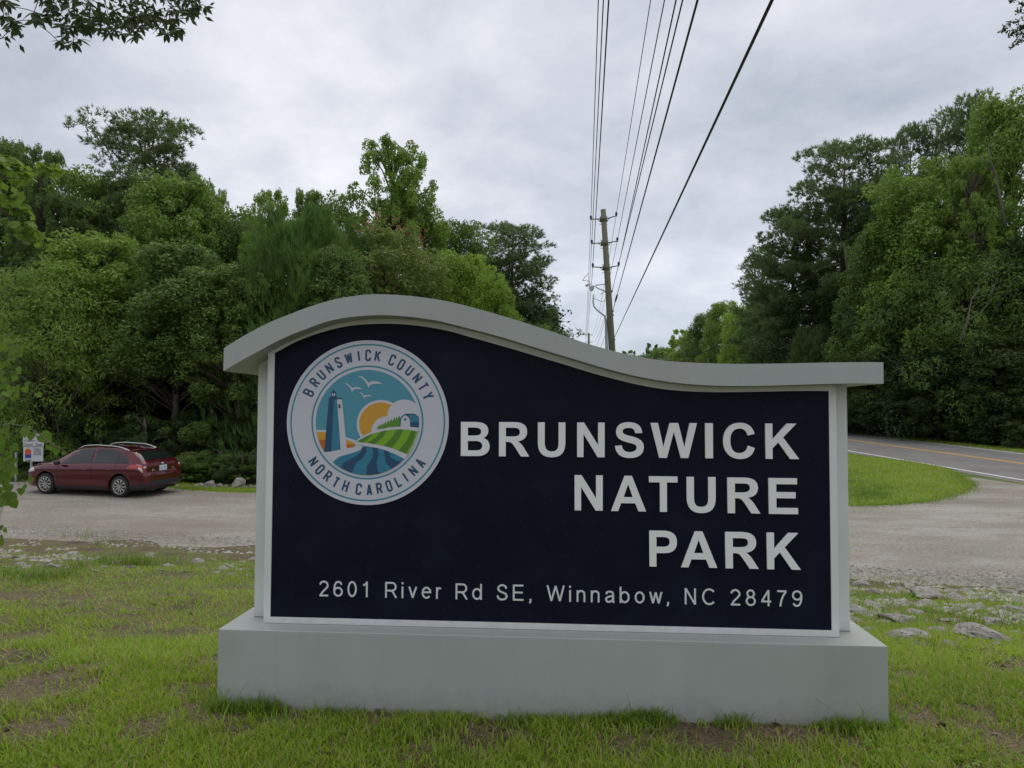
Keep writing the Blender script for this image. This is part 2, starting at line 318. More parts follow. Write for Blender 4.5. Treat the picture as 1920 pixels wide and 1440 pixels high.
# ------------------------------------------------------------------ park sign (local frame: x along, y depth, z up)
SYAW, STX, STY, SLEAN = -.0682, .1789, 3.6411, .0289
WL, WR, ZT, ZC, FS, PS, FLx, FRx, PLx, PRx = 1.7238, 1.6795, .3959, 1.6914, .1241, .2323, 1.5331, 1.4937, 1.6325, 1.5898
sign = empty('park_sign', (STX, STY, 0)); sign.rotation_euler = (-SLEAN, 0, SYAW)
tag(sign, 'large white framed navy entrance sign with curved top on a pale grey base', 'sign')
SM = Matrix.Translation((STX, STY, 0)) @ (Matrix.Rotation(SYAW, 4, 'Z') @ Matrix.Rotation(-SLEAN, 4, 'X')); SI = SM.inverted()
def loc(px, py, d=0.0):
    """pixel -> (x, z) on the plane y = d of the sign's own frame"""
    o = SI @ Vector((0, 0, CAMH)); v = SI.to_3x3() @ ray(px, py); t = (d - o.y) / v.y; q = o + v * t
    return q.x, q.z
bm = bmesh.new(); box(bm, -WL, WR, 0, .71, -.35, ZT, .004); base = bm_mesh('base', bm, M['grey'], sign)
top = [(419.7, 653), (440, 640), (462, 627), (504, 605), (546, 588), (582, 574.5), (634, 559.8), (692, 552), (738.5, 552.6), (790.6, 557.2), (842.7, 565.8), (900, 580.2), (955.6, 596.2), (1035.8, 621.9), (1106.9, 645.9), (1152.7, 658.8), (1200.8, 669.2), (1246.6, 676.2), (1292.5, 678.9)]
bot = [(419.7, 695.7), (447, 679), (475.5, 663.5), (525, 637), (566.7, 619.4), (624, 600), (699.5, 591), (764.6, 593.6), (816.7, 600.8), (880, 616), (937.3, 631), (1008.3, 652.8), (1077, 673.4), (1143.5, 692.9), (1189.4, 704.4), (1235.2, 713), (1278.7, 717.4)]
def smooth_curve(P, n):
    P = np.array(P); t = np.concatenate([[0], np.cumsum(np.hypot(*np.diff(P, axis=0).T))]); tt = np.linspace(0, t[-1], n); out = []
    for c in range(2):
        v = P[:, c]; k = np.clip(np.searchsorted(t, tt, 'right') - 1, 0, len(t) - 2); h = t[k + 1] - t[k]; u = (tt - t[k]) / h
        mm = np.gradient(v, t); ms = np.convolve(np.pad(mm, 1, 'edge'), [.25, .5, .25], 'valid')
        out.append((2 * u**3 - 3 * u**2 + 1) * v[k] + (u**3 - 2 * u**2 + u) * h * ms[k] + (-2 * u**3 + 3 * u**2) * v[k + 1] + (u**3 - u**2) * h * ms[k + 1])
    return np.stack(out, 1)
TOP = [loc(*q) for q in top] + [(WR, ZC + .1072)]; BOT = [loc(*q) for q in bot] + [(WR, ZC)]
TOP[0] = (-WL, TOP[0][1]); BOT[0] = (-WL, BOT[0][1])
TOP[-2] = (TOP[-2][0], ZC + .1072); BOT[-2] = (BOT[-2][0], ZC)
TS = smooth_curve(TOP, 120); BS = smooth_curve(BOT, 120)
def extrude_strip(name, A, B, y0, y1, m, parent, bev=.002):
    """a bar between the curves A (top) and B (bottom), from depth y0 to y1"""
    bm = bmesh.new(); n = len(A)
    g = [[bm.verts.new((p[0], y, p[1])) for p in C] for C in (A, B) for y in (y0, y1)]
    a0, a1, b0, b1 = g
    for k in range(n - 1):
        for q, s in (((a0[k], a0[k + 1], a1[k + 1], a1[k]), 1), ((b0[k], b1[k], b1[k + 1], b0[k + 1]), 1), ((a0[k], b0[k], b0[k + 1], a0[k + 1]), 0), ((a1[k], a1[k + 1], b1[k + 1], b1[k]), 0)):
            f = bm.faces.new(q); f.smooth = False
    bm.faces.new((a0[0], a1[0], b1[0], b0[0])); bm.faces.new((a0[-1], b0[-1], b1[-1], a1[-1]))
    return bm_mesh(name, bm, m, parent)
extrude_strip('cap', TS, BS, 0, .71, M['grey'], sign)
# underside of the cap as a function of x
bx_, bz_ = BS[:, 0], BS[:, 1]
def under(x): return float(np.interp(x, bx_, bz_))
def slab(name, x0, x1, y0, y1, z0, gap, m, parent, inset=0, n=90):
    """upright board from z0 up to the underside of the cap less gap"""
    xs = np.linspace(x0, x1, n); return extrude_strip(name, [(x, under(x) - gap) for x in xs], [(x, z0) for x in xs], y0, y1, m, parent)
slab('board', -FLx + .004, FRx - .004, FS + .012, .71 - FS - .012, ZT + .004, .001, M['frame'], sign)
slab('post', -PLx, -FLx + .002, PS, .71 - PS, ZT + .003, .001, M['post'], sign, n=6)
slab('post', FRx - .002, PRx, PS, .71 - PS, ZT + .003, .001, M['post'], sign, n=6)
blue = [(513.0, 662), (556, 640.5), (598, 624.8), (650, 611.8), (712.5, 607), (777.6, 610), (842.7, 620.9), (880, 631.5), (955.6, 652.8), (1040.4, 678), (1132, 705.5), (1200.8, 722.2), (1246.6, 730), (1273, 732.4)]
bl = [loc(*q, FS + .005) for q in blue]; bxl = -FLx + .0365; bxr = FRx - .0365
bl[0] = (bxl, bl[0][1]); zr_ = loc(1553, 733.3, FS + .005)[1]; bl.append((bxr, zr_)); bl[-2] = (bl[-2][0], zr_ + .0005)
BLs = smooth_curve(bl, 90); zb = ZT + .034
extrude_strip('navy_panel', BLs, [(x, zb) for x in BLs[:, 0]], FS + .006, FS + .0119, M['navy'], sign)
# frame around the panel: bottom, two sides, curved top
bm = bmesh.new(); box(bm, -FLx, FRx, FS, FS + .0118, ZT + .002, zb); bm_mesh('frame_rail', bm, M['frame'], sign)
xs = np.linspace(-FLx, bxl, 4); extrude_strip('frame_stile', [(x, under(x) - .001) for x in xs], [(x, zb) for x in xs], FS, FS + .0118, M['frame'], sign)
xs = np.linspace(bxr, FRx, 4); extrude_strip('frame_stile', [(x, under(x) - .001) for x in xs], [(x, zb) for x in xs], FS, FS + .0118, M['frame'], sign)
extrude_strip('frame_top_rail', [(x, under(x) - .001) for x in BLs[:, 0]], BLs, FS, FS + .0117, M['frame'], sign)
bm = bmesh.new(); box(bm, -FLx + .001, FRx + .004, FS + .0015, FS + .02, ZT + .0002, ZT + .0022); bm_mesh('shadow_gap', bm, M['gap'], sign)
bm = bmesh.new(); box(bm, -PLx - .001, -FLx - .006, PS + .001, PS + .02, ZT + .0002, ZT + .0032); bm_mesh('post_gap', bm, M['gap'], sign); bm = bmesh.new(); box(bm, FRx + .006, PRx + .001, PS + .001, PS + .02, ZT + .0002, ZT + .0032); bm_mesh('post_gap', bm, M['gap'], sign)

# raised capital letters, drawn as outlines (height 1)
GLY = {
 'B': (.83, "M0 0 L0 1 L.40 1 C.64 1 .79 .925 .79 .745 C.79 .64 .73 .56 .65 .53 C.77 .49 .83 .40 .83 .285 C.83 .10 .69 0 .46 0 Z M.2 .6 L.2 .835 L.36 .835 C.51 .835 .585 .81 .585 .72 C.585 .63 .52 .6 .39 .6 Z M.2 .165 L.2 .44 L.40 .44 C.55 .44 .62 .40 .62 .305 C.62 .20 .55 .165 .41 .165 Z"),
 'R': (.885, "M0 0 L0 1 L.45 1 C.71 1 .82 .90 .82 .715 C.82 .56 .72 .46 .55 .44 C.63 .39 .68 .33 .74 .235 L.885 0 L.64 0 L.50 .22 C.40 .38 .36 .42 .26 .42 L.2 .42 L.2 0 Z M.2 .58 L.2 .835 L.42 .835 C.55 .835 .61 .80 .61 .71 C.61 .61 .54 .58 .37 .58 Z"),
 'U': (.80, "M0 1 L.2 1 L.2 .42 C.2 .22 .27 .155 .405 .155 C.545 .155 .60 .22 .60 .42 L.60 1 L.80 1 L.80 .43 C.80 .13 .68 -.015 .40 -.015 C.13 -.015 0 .13 0 .42 Z"),
 'N': (.80, "M0 0 L0 1 L.2 1 L.61 .35 L.61 1 L.80 1 L.80 0 L.595 0 L.187 .665 L.187 0 Z"),
 'S': (.83, "M0 .33 L.195 .35 C.215 .22 .29 .155 .42 .155 C.56 .155 .625 .21 .625 .29 C.625 .36 .57 .39 .36 .435 C.13 .485 .03 .58 .03 .735 C.03 .91 .17 1.017 .40 1.017 C.65 1.017 .78 .90 .785 .705 L.585 .698 C.57 .80 .52 .85 .40 .85 C.28 .85 .22 .81 .22 .75 C.22 .69 .28 .655 .46 .615 C.71 .56 .83 .48 .83 .30 C.83 .10 .68 -.015 .42 -.015 C.17 -.015 .02 .10 0 .33 Z"),
 'W': (1.335, "M.245 0 L0 1 L.215 1 L.37 .31 L.55 1 L.80 1 L.97 .30 L1.125 1 L1.335 1 L1.085 0 L.865 0 L.67 .745 L.47 0 Z"),
 'I': (.2, "M0 0 L0 1 L.2 1 L.2 0 Z"),
 'C': (.905, "M.71 .368 L.905 .305 C.86 .095 .70 -.015 .48 -.015 C.19 -.015 0 .19 0 .49 C0 .81 .19 1.017 .49 1.017 C.72 1.017 .86 .89 .90 .70 L.70 .655 C.68 .78 .60 .85 .475 .85 C.30 .85 .207 .73 .207 .51 C.207 .27 .30 .155 .47 .155 C.60 .155 .68 .225 .71 .368 Z"),
 'K': (.95, "M0 0 L0 1 L.2 1 L.2 .555 L.61 1 L.88 1 L.50 .61 L.95 0 L.69 0 L.36 .465 L.2 .30 L.2 0 Z"),
 'A': (1.0, "M0 0 L.39 1 L.60 1 L1 0 L.78 0 L.69 .225 L.29 .225 L.205 0 Z M.36 .395 L.625 .395 L.49 .765 Z"),
 'T': (.82, "M.31 0 L.31 .83 L0 .83 L0 1 L.82 1 L.82 .83 L.515 .83 L.515 0 Z"),
 'E': (.77, "M0 0 L0 1 L.75 1 L.75 .83 L.2 .83 L.2 .61 L.71 .61 L.71 .44 L.2 .44 L.2 .17 L.77 .17 L.77 0 Z"),
 'P': (.78, "M0 0 L0 1 L.40 1 C.66 1 .78 .90 .78 .69 C.78 .49 .66 .38 .42 .38 L.2 .38 L.2 0 Z M.2 .55 L.2 .83 L.38 .83 C.52 .83 .575 .79 .575 .69 C.575 .59 .52 .55 .37 .55 Z"),
}
def parse(s):
    tk = s.replace('M', ' M ').replace('L', ' L ').replace('C', ' C ').replace('Z', ' Z ').split(); k = 0; loops = []; cur = None
    while k < len(tk):
        c = tk[k]; k += 1
        if c == 'M': cur = [(float(tk[k]), float(tk[k + 1]))]; k += 2
        elif c == 'L': cur.append((float(tk[k]), float(tk[k + 1]))); k += 2
        elif c == 'C':
            a = cur[-1]; v = [float(q) for q in tk[k:k + 6]]; k += 6
            for t in np.linspace(0, 1, 9)[1:]:
                u = 1 - t; cur.append(tuple(u**3 * a[d] + 3 * u * u * t * v[d] + 3 * u * t * t * v[2 + d] + t**3 * v[4 + d] for d in (0, 1)))
        else: loops.append(cur)
    return loops
def outline_mesh(name, loops, depth):
    """extruded outline in the x-z plane, front face at y=-depth"""
    cu = bpy.data.curves.new(name, 'CURVE'); cu.dimensions = '2D'; cu.fill_mode = 'BOTH'; cu.extrude = depth / 2; cu.bevel_depth = .0006; cu.bevel_resolution = 0; cu.offset = -.0006
    for lp in loops:
        sp = cu.splines.new('POLY'); sp.points.add(len(lp) - 1); sp.use_cyclic_u = True
        for q, p in zip(sp.points, lp): q.co = (p[0], p[1], 0, 1)
    o = bpy.data.objects.new(name, cu); COL.objects.link(o)
    dg = bpy.context.evaluated_depsgraph_get(); dg.update(); me = bpy.data.meshes.new_from_object(o.evaluated_get(dg)); me.name = name
    bpy.data.objects.remove(o); bpy.data.curves.remove(cu)
    me.transform(Matrix.Rotation(math.pi / 2, 4, 'X')); me.transform(Matrix.Translation((0, -depth / 2, 0)))
    return me
PD = FS + .006          # front of the panel
words = [("BRUNSWICK", [(66, 214), (262, 418), (462, 604), (664, 806), (859, 1007), (1042, 1281), (1323, 1363), (1415, 1578), (1633, 1806)], (85, 94), (260.5, 277)),
         ("NATURE", [(651, 796), (838, 1019), (1034, 1181), (1228, 1377), (1438, 1607), (1650, 1800)], (359, 376), (540, 561)),
         ("PARK", [(1036, 1178), (1198, 1385), (1427, 1598), (1641, 1815)], (645, 658), (829, 847))]
for wd, xs, (ta, tb), (ba, bb) in words:
    x0, x1 = xs[0][0], xs[-1][1]
    for ch, (a, b) in zip(wd, xs):
        u = ((a + b) / 2 - x0) / (x1 - x0); yt = ta + (tb - ta) * u; yb_ = ba + (bb - ba) * u
        dl = PD - .016
        l0 = loc(840 + a / 2.743, 760 + (yt + yb_) / 2 / 2.743, dl); l1 = loc(840 + b / 2.743, 760 + (yt + yb_) / 2 / 2.743, dl)
        zt = loc(840 + (a + b) / 2 / 2.743, 760 + yt / 2.743, dl)[1]; z0 = loc(840 + (a + b) / 2 / 2.743, 760 + yb_ / 2.743, dl)[1]
        gw, path_ = GLY[ch]; H = zt - z0; W = l1[0] - l0[0]
        loops = [[(p[0] / gw * W, p[1] * H) for p in lp] for lp in parse(path_)]
        me = outline_mesh('raised_letter', loops, .013)
        link('raised_letter', me, M['letter'], sign, (l0[0], PD - .003, z0))

# stroke lettering (cap height 1, centre lines) for the flat address line and the seal
def arc(cx, cy, rx, ry, a0, a1, n=14): return [(cx + rx * math.cos(R(a0 + (a1 - a0) * k / n)), cy + ry * math.sin(R(a0 + (a1 - a0) * k / n))) for k in range(n + 1)]
def SG(s):  # stroke glyphs of a regular grotesque: list of polylines, advance
    t = .055
    G = {
     '2': ([arc(.31, .70, .25, .245, 170, -20, 14) + [(.42, .47), (.22, .27), (.08, t)], [(.03, t), (.60, t)]], .66),
     '6': ([arc(.32, .31, .25, .255, 0, 360, 24), [(.545, .76), (.47, .90), (.34, .945), (.20, .90), (.10, .73), (.07, .50), (.07, .32)]], .66),
     '0': ([arc(.31, .5, .245, .45, 0, 360, 28)], .66),
     '1': ([[(.34, 0), (.34, 1.0)], [(.36, .94), (.26, .84), (.10, .75)]], .66),
     'R': ([[(t, 0), (t, 1)], [(t, .945), (.42, .945)] + arc(.45, .70, .235, .245, 90, -90, 10) + [(t, .455)], [(.36, .45), (.48, .40), (.58, .24), (.72, 0)]], .80),
     'i': ([[(t, 0), (t, .73)], [(t, .87), (t, 1)]], .20),
     'v': ([[(.02, .73), (.26, .03)], [(.24, .03), (.48, .73)]], .56),
     'e': ([[(.05, .40), (.56, .40), (.54, .54)] + arc(.31, .37, .25, .32, 35, 320, 20)], .66),
     'r': ([[(t, 0), (t, .73)], [(t, .45), (.10, .60), (.20, .68), (.32, .66)]], .38),
     'd': ([[(.555, 0), (.555, 1)], arc(.30, .365, .25, .315, 0, 360, 22)], .66),
     'b': ([[(t, 0), (t, 1)], arc(.31, .365, .25, .315, 0, 360, 22)], .66),
     'S': ([[(.07, .30), (.12, .14), (.26, .055), (.42, .05), (.58, .10), (.66, .25), (.60, .40), (.40, .49), (.20, .57), (.11, .70), (.16, .86), (.30, .945), (.44, .945), (.58, .87), (.625, .73)]], .78),
     'E': ([[(t, 0), (t, 1)], [(t, .945), (.66, .945)], [(t, .51), (.62, .51)], [(t, t), (.68, t)]], .78),
     ',': ([[(.07, .13), (.07, .0), (.02, -.14)]], .22),
     'W': ([[(.04, 1), (.29, .03)], [(.29, .03), (.555, .97)], [(.555, .97), (.82, .03)], [(.82, .03), (1.07, 1)]], 1.14),
     'n': ([[(t, 0), (t, .73)], [(t, .45), (.10, .60), (.22, .685), (.34, .685), (.46, .61), (.485, .48), (.485, 0)]], .62),
     'a': ([[(.07, .52), (.12, .64), (.28, .69), (.44, .66), (.50, .54), (.50, .12), (.55, 0)], [(.50, .42), (.22, .37), (.08, .29), (.06, .17), (.14, .06), (.28, .05), (.42, .12), (.50, .25)]], .64),
     'o': ([arc(.31, .365, .25, .315, 0, 360, 24)], .66),
     'w': ([[(.03, .73), (.20, .03)], [(.20, .03), (.38, .70)], [(.38, .70), (.56, .03)], [(.56, .03), (.73, .73)]], .80),
     'N': ([[(t, 0), (t, 1)], [(t + .01, .98), (.62, .02)], [(.63, 0), (.63, 1)]], .80),
     'C': ([arc(.43, .5, .375, .455, 42, 318, 24)], .84),
     '8': ([arc(.31, .735, .20, .21, 0, 360, 20), arc(.31, .29, .25, .245, 0, 360, 22)], .66),
     '4': ([[(.46, 0), (.46, .98)], [(.46, .96), (.06, .31)], [(.02, .285), (.62, .285)]], .68),
     '7': ([[(.04, .93), (.60, .93)], [(.58, .93), (.40, .66), (.28, .35), (.22, 0)]], .66),
     '9': ([arc(.31, .69, .25, .255, 0, 360, 24), [(.56, .68), (.56, .50), (.52, .27), (.42, .10), (.28, .05), (.15, .10), (.08, .22)]], .66),
     ' ': ([], .34),
    }
    return G[s]
def ribbon(V, F, pts, w, y, mirror=1):
    P = [np.array(p, float) for p in pts]; n = len(P); base = len(V)
    closed = n > 4 and np.hypot(*(P[0] - P[-1])) < 1e-6
    for k in range(n):
        a = P[(k - 1) % (n - 1)] if closed and k == 0 else P[max(k - 1, 0)]
        b = P[1] if closed and k == n - 1 else P[min(k + 1, n - 1)]
        d0 = P[k] - a; d1 = b - P[k]
        l0 = np.hypot(*d0); l1 = np.hypot(*d1)
        d0 = d0 / l0 if l0 > 1e-9 else d1 / max(l1, 1e-9); d1 = d1 / l1 if l1 > 1e-9 else d0
        t = d0 + d1; t = t / max(np.hypot(*t), 1e-6); nn = np.array([-t[1], t[0]]); sc = 1 / max(.45, abs(float(nn @ np.array([-d0[1], d0[0]]))))
        for s in (1, -1): q = P[k] + nn * s * w / 2 * sc; V.append((q[0], y, q[1]))
    for k in range(n - 1): F.append((base + 2 * k, base + 2 * k + 1, base + 2 * k + 3, base + 2 * k + 2))
text = "2601 River Rd SE, Winnabow, NC 28479"; V = []; F = []
pa = loc(598, 1121, PD - .002); pb = loc(1504, 1139, PD - .002); hcap = loc(620, 1090, PD - .002)[1] - loc(620, 1119.5, PD - .002)[1]
adv = sum(SG(c)[1] for c in text); Wt = pb[0] - pa[0]; ls = (Wt / hcap - adv + .06) / (len(text) - 1); cx = 0
zbase = (loc(640, 1119, PD - .002)[1] + loc(1480, 1137.5, PD - .002)[1]) / 2
for ch in text:
    ss, ad = SG(ch)
    for k, s in enumerate(ss):
        ribbon(V, F, [(pa[0] + (cx + p[0]) * hcap, zbase + p[1] * hcap) for p in s], .115 * hcap, PD - .0012 - k * .0002)
    cx += ad + ls
    if V: link('address_letter', np_mesh('address_letter', V, F), M['addr'], sign)
    V = []; F = []

# round seal: flat printed disc
SCX, SCZ = loc(688.4, 791.8, PD - .006); rr = (loc(840.3, 791.8, PD - .006)[0] - loc(536.7, 791.8, PD - .006)[0]) / 2
seal = empty('round_seal', (SCX, PD, SCZ), parent=sign)
SMAT = {'w': (.62, .62, .67), 't': (.055, .26, .34), 'sky': (.085, .32, .42), 'd': (.018, .075, .16), 'm': (.03, .22, .33), 'o': (.66, .34, .03), 'o2': (.52, .14, .012), 'g': (.21, .43, .015), 'g2': (.085, .22, .02), 'g3': (.10, .27, .025)}
smk = list(SMAT); sm_ = [mat('seal_print_' + k, c, .5) for k, c in SMAT.items()]
SV, SF, SMI = [], [], []; lay = [0]
def s_poly(pts, m, clip=None):
    if clip:
        nclip = 72; C = [(clip * math.cos(2 * math.pi * k / nclip), clip * math.sin(2 * math.pi * k / nclip)) for k in range(nclip)]
        for k in range(nclip):
            a, b = C[k], C[(k + 1) % nclip]; out = []
            ins = lambda p: (b[0] - a[0]) * (p[1] - a[1]) - (b[1] - a[1]) * (p[0] - a[0]) >= 0
            for q in range(len(pts)):
                p, r = pts[q], pts[(q + 1) % len(pts)]; ip, ir = ins(p), ins(r)
                if ip: out.append(p)
                if ip != ir:
                    d1 = (b[0] - a[0]) * (p[1] - a[1]) - (b[1] - a[1]) * (p[0] - a[0]); d2 = (b[0] - a[0]) * (r[1] - a[1]) - (b[1] - a[1]) * (r[0] - a[0]); t = d1 / (d1 - d2)
                    out.append((p[0] + (r[0] - p[0]) * t, p[1] + (r[1] - p[1]) * t))
            pts = out
            if len(pts) < 3: return
    from mathutils.geometry import tessellate_polygon
    lay[0] += 1; y = -.0062 - lay[0] * .00012; b = len(SV)
    SV.extend((p[0] * rr, y, p[1] * rr) for p in pts)
    for t in tessellate_polygon([[Vector((p[0], p[1], 0)) for p in pts]]): SF.append([b + q for q in t]); SMI.append(smk.index(m))
def z2(x, y): return ((x - 714) / 575, -(y - 727) / 591)
def circ(cx, cy, r, n=96): return [(cx + r * math.cos(2 * math.pi * k / n), cy + r * math.sin(2 * math.pi * k / n)) for k in range(n)]
CL = .638
for r_, m_ in ((.957, 't'), (.937, 'w'), (.693, 't'), (.672, 'w'), (CL, 'sky')): s_poly(circ(0, 0, r_), m_)
P_ = lambda *a: [z2(*q) for q in a]
def blob(cx, cy, r, n=40): return [z2(cx + r * math.cos(2 * math.pi * k / n), cy + r * math.sin(2 * math.pi * k / n)) for k in range(n)]
s_poly(blob(812, 738, 172), 'w', CL); s_poly(blob(812, 738, 155), 'o', CL)
s_poly(blob(976, 682, 120), 'w', CL); s_poly(blob(852, 790, 106), 'w', CL)
s_poly(P_((860, 690), (980, 640), (1090, 720), (1090, 800), (860, 800)), 'w', CL)
# dunes, white ground
s_poly(P_((330, 786), (400, 783), (470, 790), (560, 832), (620, 852), (690, 900), (690, 960), (480, 1010), (470, 1040), (330, 1040)), 'w', CL)
s_poly(P_((340, 802), (400, 798), (480, 806), (480, 960), (420, 960), (380, 900)), 'o', CL)
s_poly(P_((350, 850), (480, 860), (480, 960), (410, 960)), 'o2', CL)
s_poly(P_((405, 944), (540, 920), (600, 915), (600, 960), (430, 990)), 'w', CL)
s_poly(P_((558, 848), (600, 862), (626, 880), (632, 893), (622, 906), (568, 914)), 'o', CL)
s_poly(P_((566, 884), (631, 890), (626, 903), (568, 914)), 'o2', CL)
# lighthouse
s_poly(P_((497, 560), (533, 560), (574, 930), (528, 934)), 'w', CL)
s_poly(P_((440, 556), (480, 556), (462, 938), (411, 943)), 'd', CL)
s_poly(P_((476, 556), (497, 556), (529, 922), (462, 938)), 'm', CL)
s_poly(P_((438, 550), (536, 552), (534, 562), (440, 564)), 'd'); s_poly(P_((452, 538), (497, 538), (497, 551), (452, 551)), 'd')
s_poly(P_((457, 516), (490, 516), (490, 539), (457, 539)), 'w'); s_poly(P_((458, 516), (463, 516), (463, 539), (458, 539)), 'd'); s_poly(P_((471, 516), (475, 516), (475, 539), (471, 539)), 'd'); s_poly(P_((484, 516), (489, 516), (489, 539), (484, 539)), 'd')
s_poly(P_((451, 518), (473, 495), (496, 518)), 'd'); s_poly(P_((508, 600), (523, 598), (525, 626), (510, 627)), 'd')
# birds
for bx0, by0, s in ((725, 440, 1.0), (608, 480, .76), (696, 535, .55)):
    q = lambda u, v: (bx0 + u * s, by0 + v * s)
    s_poly(P_(q(-78, -46), q(-50, -42), q(-22, -18), q(-3, 2), q(24, -8), q(62, -6), q(100, 14), q(58, 10), q(28, 12), q(6, 22), q(-4, 42), q(-14, 14), q(-34, -14), q(-58, -34)), 'w')
# trees, barn
s_poly(P_((783, 776), (806, 742), (812, 752), (826, 734), (832, 746), (846, 722), (852, 738), (866, 712), (874, 728), (886, 702), (894, 722), (908, 690), (914, 712), (924, 684), (932, 704), (942, 676), (952, 700), (956, 758), (900, 764), (840, 770)), 'g3', CL)
s_poly(P_((944, 757), (946, 706), (962, 682), (986, 664), (1052, 664), (1078, 686), (1090, 720), (1090, 766)), 'd', CL)
s_poly(P_((1006, 673), (1050, 670), (1074, 688), (1084, 722), (1022, 724), (1020, 696)), 'm', CL)
s_poly(P_((952, 758), (954, 708), (966, 688), (986, 674), (1006, 688), (1018, 708), (1019, 758)), 'w', CL); s_poly(P_((976, 698), (992, 698), (992, 712), (976, 712)), 'd', CL)
s_poly(P_((1019, 758), (1090, 764), (1090, 780), (950, 772), (950, 757)), 'w', CL)
# field with stripes
s_poly(P_((620, 872), (680, 828), (760, 790), (870, 762), (960, 757), (1090, 772), (1090, 900), (1030, 1010), (900, 950), (800, 912), (700, 896), (640, 884)), 'w', CL * 1.004)
fld = [(640, 868), (690, 838), (760, 806), (850, 783), (920, 776), (1000, 777), (1077, 790), (1045, 880), (1006, 956), (900, 912), (800, 888), (710, 874)]
s_poly(P_(*fld), 'g', CL)
for a, b, c, d in (((820, 790), (858, 782), (772, 884), (716, 875)), ((926, 776), (972, 776), (892, 908), (834, 896)), ((1030, 783), (1062, 788), (992, 950), (938, 928))):
    s_poly(P_(a, b, ((b[0] * .55 + c[0] * .45) + 8, (b[1] + c[1]) / 2), c, d, ((a[0] * .55 + d[0] * .45) + 8, (a[1] + d[1]) / 2)), 'g2', CL)
s_poly(P_((640, 868), (700, 832), (760, 806), (740, 830), (690, 872)), 'g2', CL)
# river
s_poly(P_((470, 1018), (520, 975), (620, 945), (672, 925), (686, 902), (760, 904), (830, 920), (910, 950), (982, 986), (960, 1060), (900, 1110), (714, 1120), (540, 1100)), 'm', CL)
s_poly(P_((682, 904), (714, 905), (712, 940), (690, 980), (640, 1020), (612, 1092), (530, 1052), (560, 1010), (640, 970), (676, 938)), 'd', CL)
s_poly(P_((752, 908), (792, 912), (800, 960), (786, 1010), (792, 1060), (812, 1100), (712, 1115), (718, 1040), (756, 980), (762, 940)), 'd', CL)
s_poly(P_((836, 922), (872, 934), (884, 975), (920, 1000), (960, 1004), (930, 1040), (890, 1062), (852, 1010), (842, 960)), 'd', CL)
SFm = np_mesh('seal_artwork', SV, SF, mat_idx=SMI); link('seal_artwork', SFm, sm_, seal)
# ring lettering: condensed capitals as strokes
RG = {'B': [[(0, 0), (0, 1), (.26, 1), (.40, .90), (.40, .64), (.28, .53), (0, .53)], [(.28, .53), (.44, .42), (.44, .12), (.28, 0), (0, 0)]], 'R': [[(0, 0), (0, 1), (.28, 1), (.42, .9), (.42, .6), (.28, .5), (0, .5)], [(.24, .5), (.44, 0)]],
      'U': [[(0, 1), (0, .15), (.1, .02), (.32, .02), (.42, .15), (.42, 1)]], 'N': [[(0, 0), (0, 1)], [(.01, .97), (.43, .03)], [(.44, 0), (.44, 1)]],
      'S': [[(0, .26), (0, .12), (.1, 0), (.32, 0), (.42, .12), (.42, .3), (.02, .66), (.02, .88), (.12, 1), (.32, 1), (.42, .88), (.42, .76)]], 'W': [[(0, 1), (.15, .02)], [(.15, .02), (.31, .95)], [(.31, .95), (.47, .02)], [(.47, .02), (.62, 1)]],
      'I': [[(0, 0), (0, 1)]], 'C': [[(.42, .72), (.42, .88), (.32, 1), (.1, 1), (0, .88), (0, .12), (.1, 0), (.32, 0), (.42, .12), (.42, .28)]], 'K': [[(0, 0), (0, 1)], [(.42, 1), (.04, .46)], [(.16, .58), (.44, 0)]],
      'O': [[(0, .5), (0, .88), (.1, 1), (.32, 1), (.42, .88), (.42, .12), (.32, 0), (.1, 0), (0, .12), (0, .5)]], 'T': [[(0, .93), (.46, .93)], [(.23, .9), (.23, -.06)]], 'Y': [[(0, 1), (.23, .45)], [(.46, 1), (.23, .45)], [(.23, .5), (.23, -.06)]],
      'H': [[(0, -.05), (0, 1.05)], [(.42, -.05), (.42, 1.05)], [(0, .5), (.42, .5)]], 'A': [[(0, -.05), (.21, 1.02)], [(.21, 1.02), (.42, -.05)], [(.06, .25), (.36, .25)]], 'L': [[(0, 1.05), (0, .05), (.38, .05)]]}
V = []; F = []
def ringtext(word, angs, rad, flip):
    for ch, a in zip(word, angs):
        th = R(a); h = .118
        wch = max(p[0] for s in RG[ch] for p in s)
        for k, s in enumerate(RG[ch]):
            pts = []
            for (u, v) in s:
                lx = (u - wch / 2) * h; ly = (v - .5) * h
                if not flip: c, sn = math.cos(-th), math.sin(-th); X = lx; Y = ly + rad; pts.append(((X * c - Y * sn) * rr, (X * sn + Y * c) * rr))
                else: c, sn = math.cos(th), math.sin(th); X = lx; Y = ly - rad; pts.append(((X * c - Y * sn) * rr, (X * sn + Y * c) * rr))
            ribbon(V, F, pts, .0235 * rr, -.0068 - .0002 * (k + 1))
        link('ring_letter', np_mesh('ring_letter', V, F), sm_[smk.index('d')], seal); V.clear(); F.clear()
ringtext("BRUNSWICKCOUNTY", (-63.8, -53.6, -45, -35.9, -26.7, -16.9, -8, .2, 8.7, 21.7, 30.4, 39.4, 48.6, 57.6, 66.7), .815, False)
ringtext("NORTHCAROLINA", (-53.9, -44.9, -36, -27.2, -18.2, -6.6, 2.6, 11.4, 19.9, 28.6, 35.9, 44.5, 53.6), .815, True)
bm = bmesh.new(); bmesh.ops.create_circle(bm, cap_ends=True, radius=rr, segments=96); r_ = bmesh.ops.extrude_face_region(bm, geom=bm.faces[:])
bmesh.ops.translate(bm, vec=(0, 0, .006), verts=[v for v in r_['geom'] if isinstance(v, bmesh.types.BMVert)])
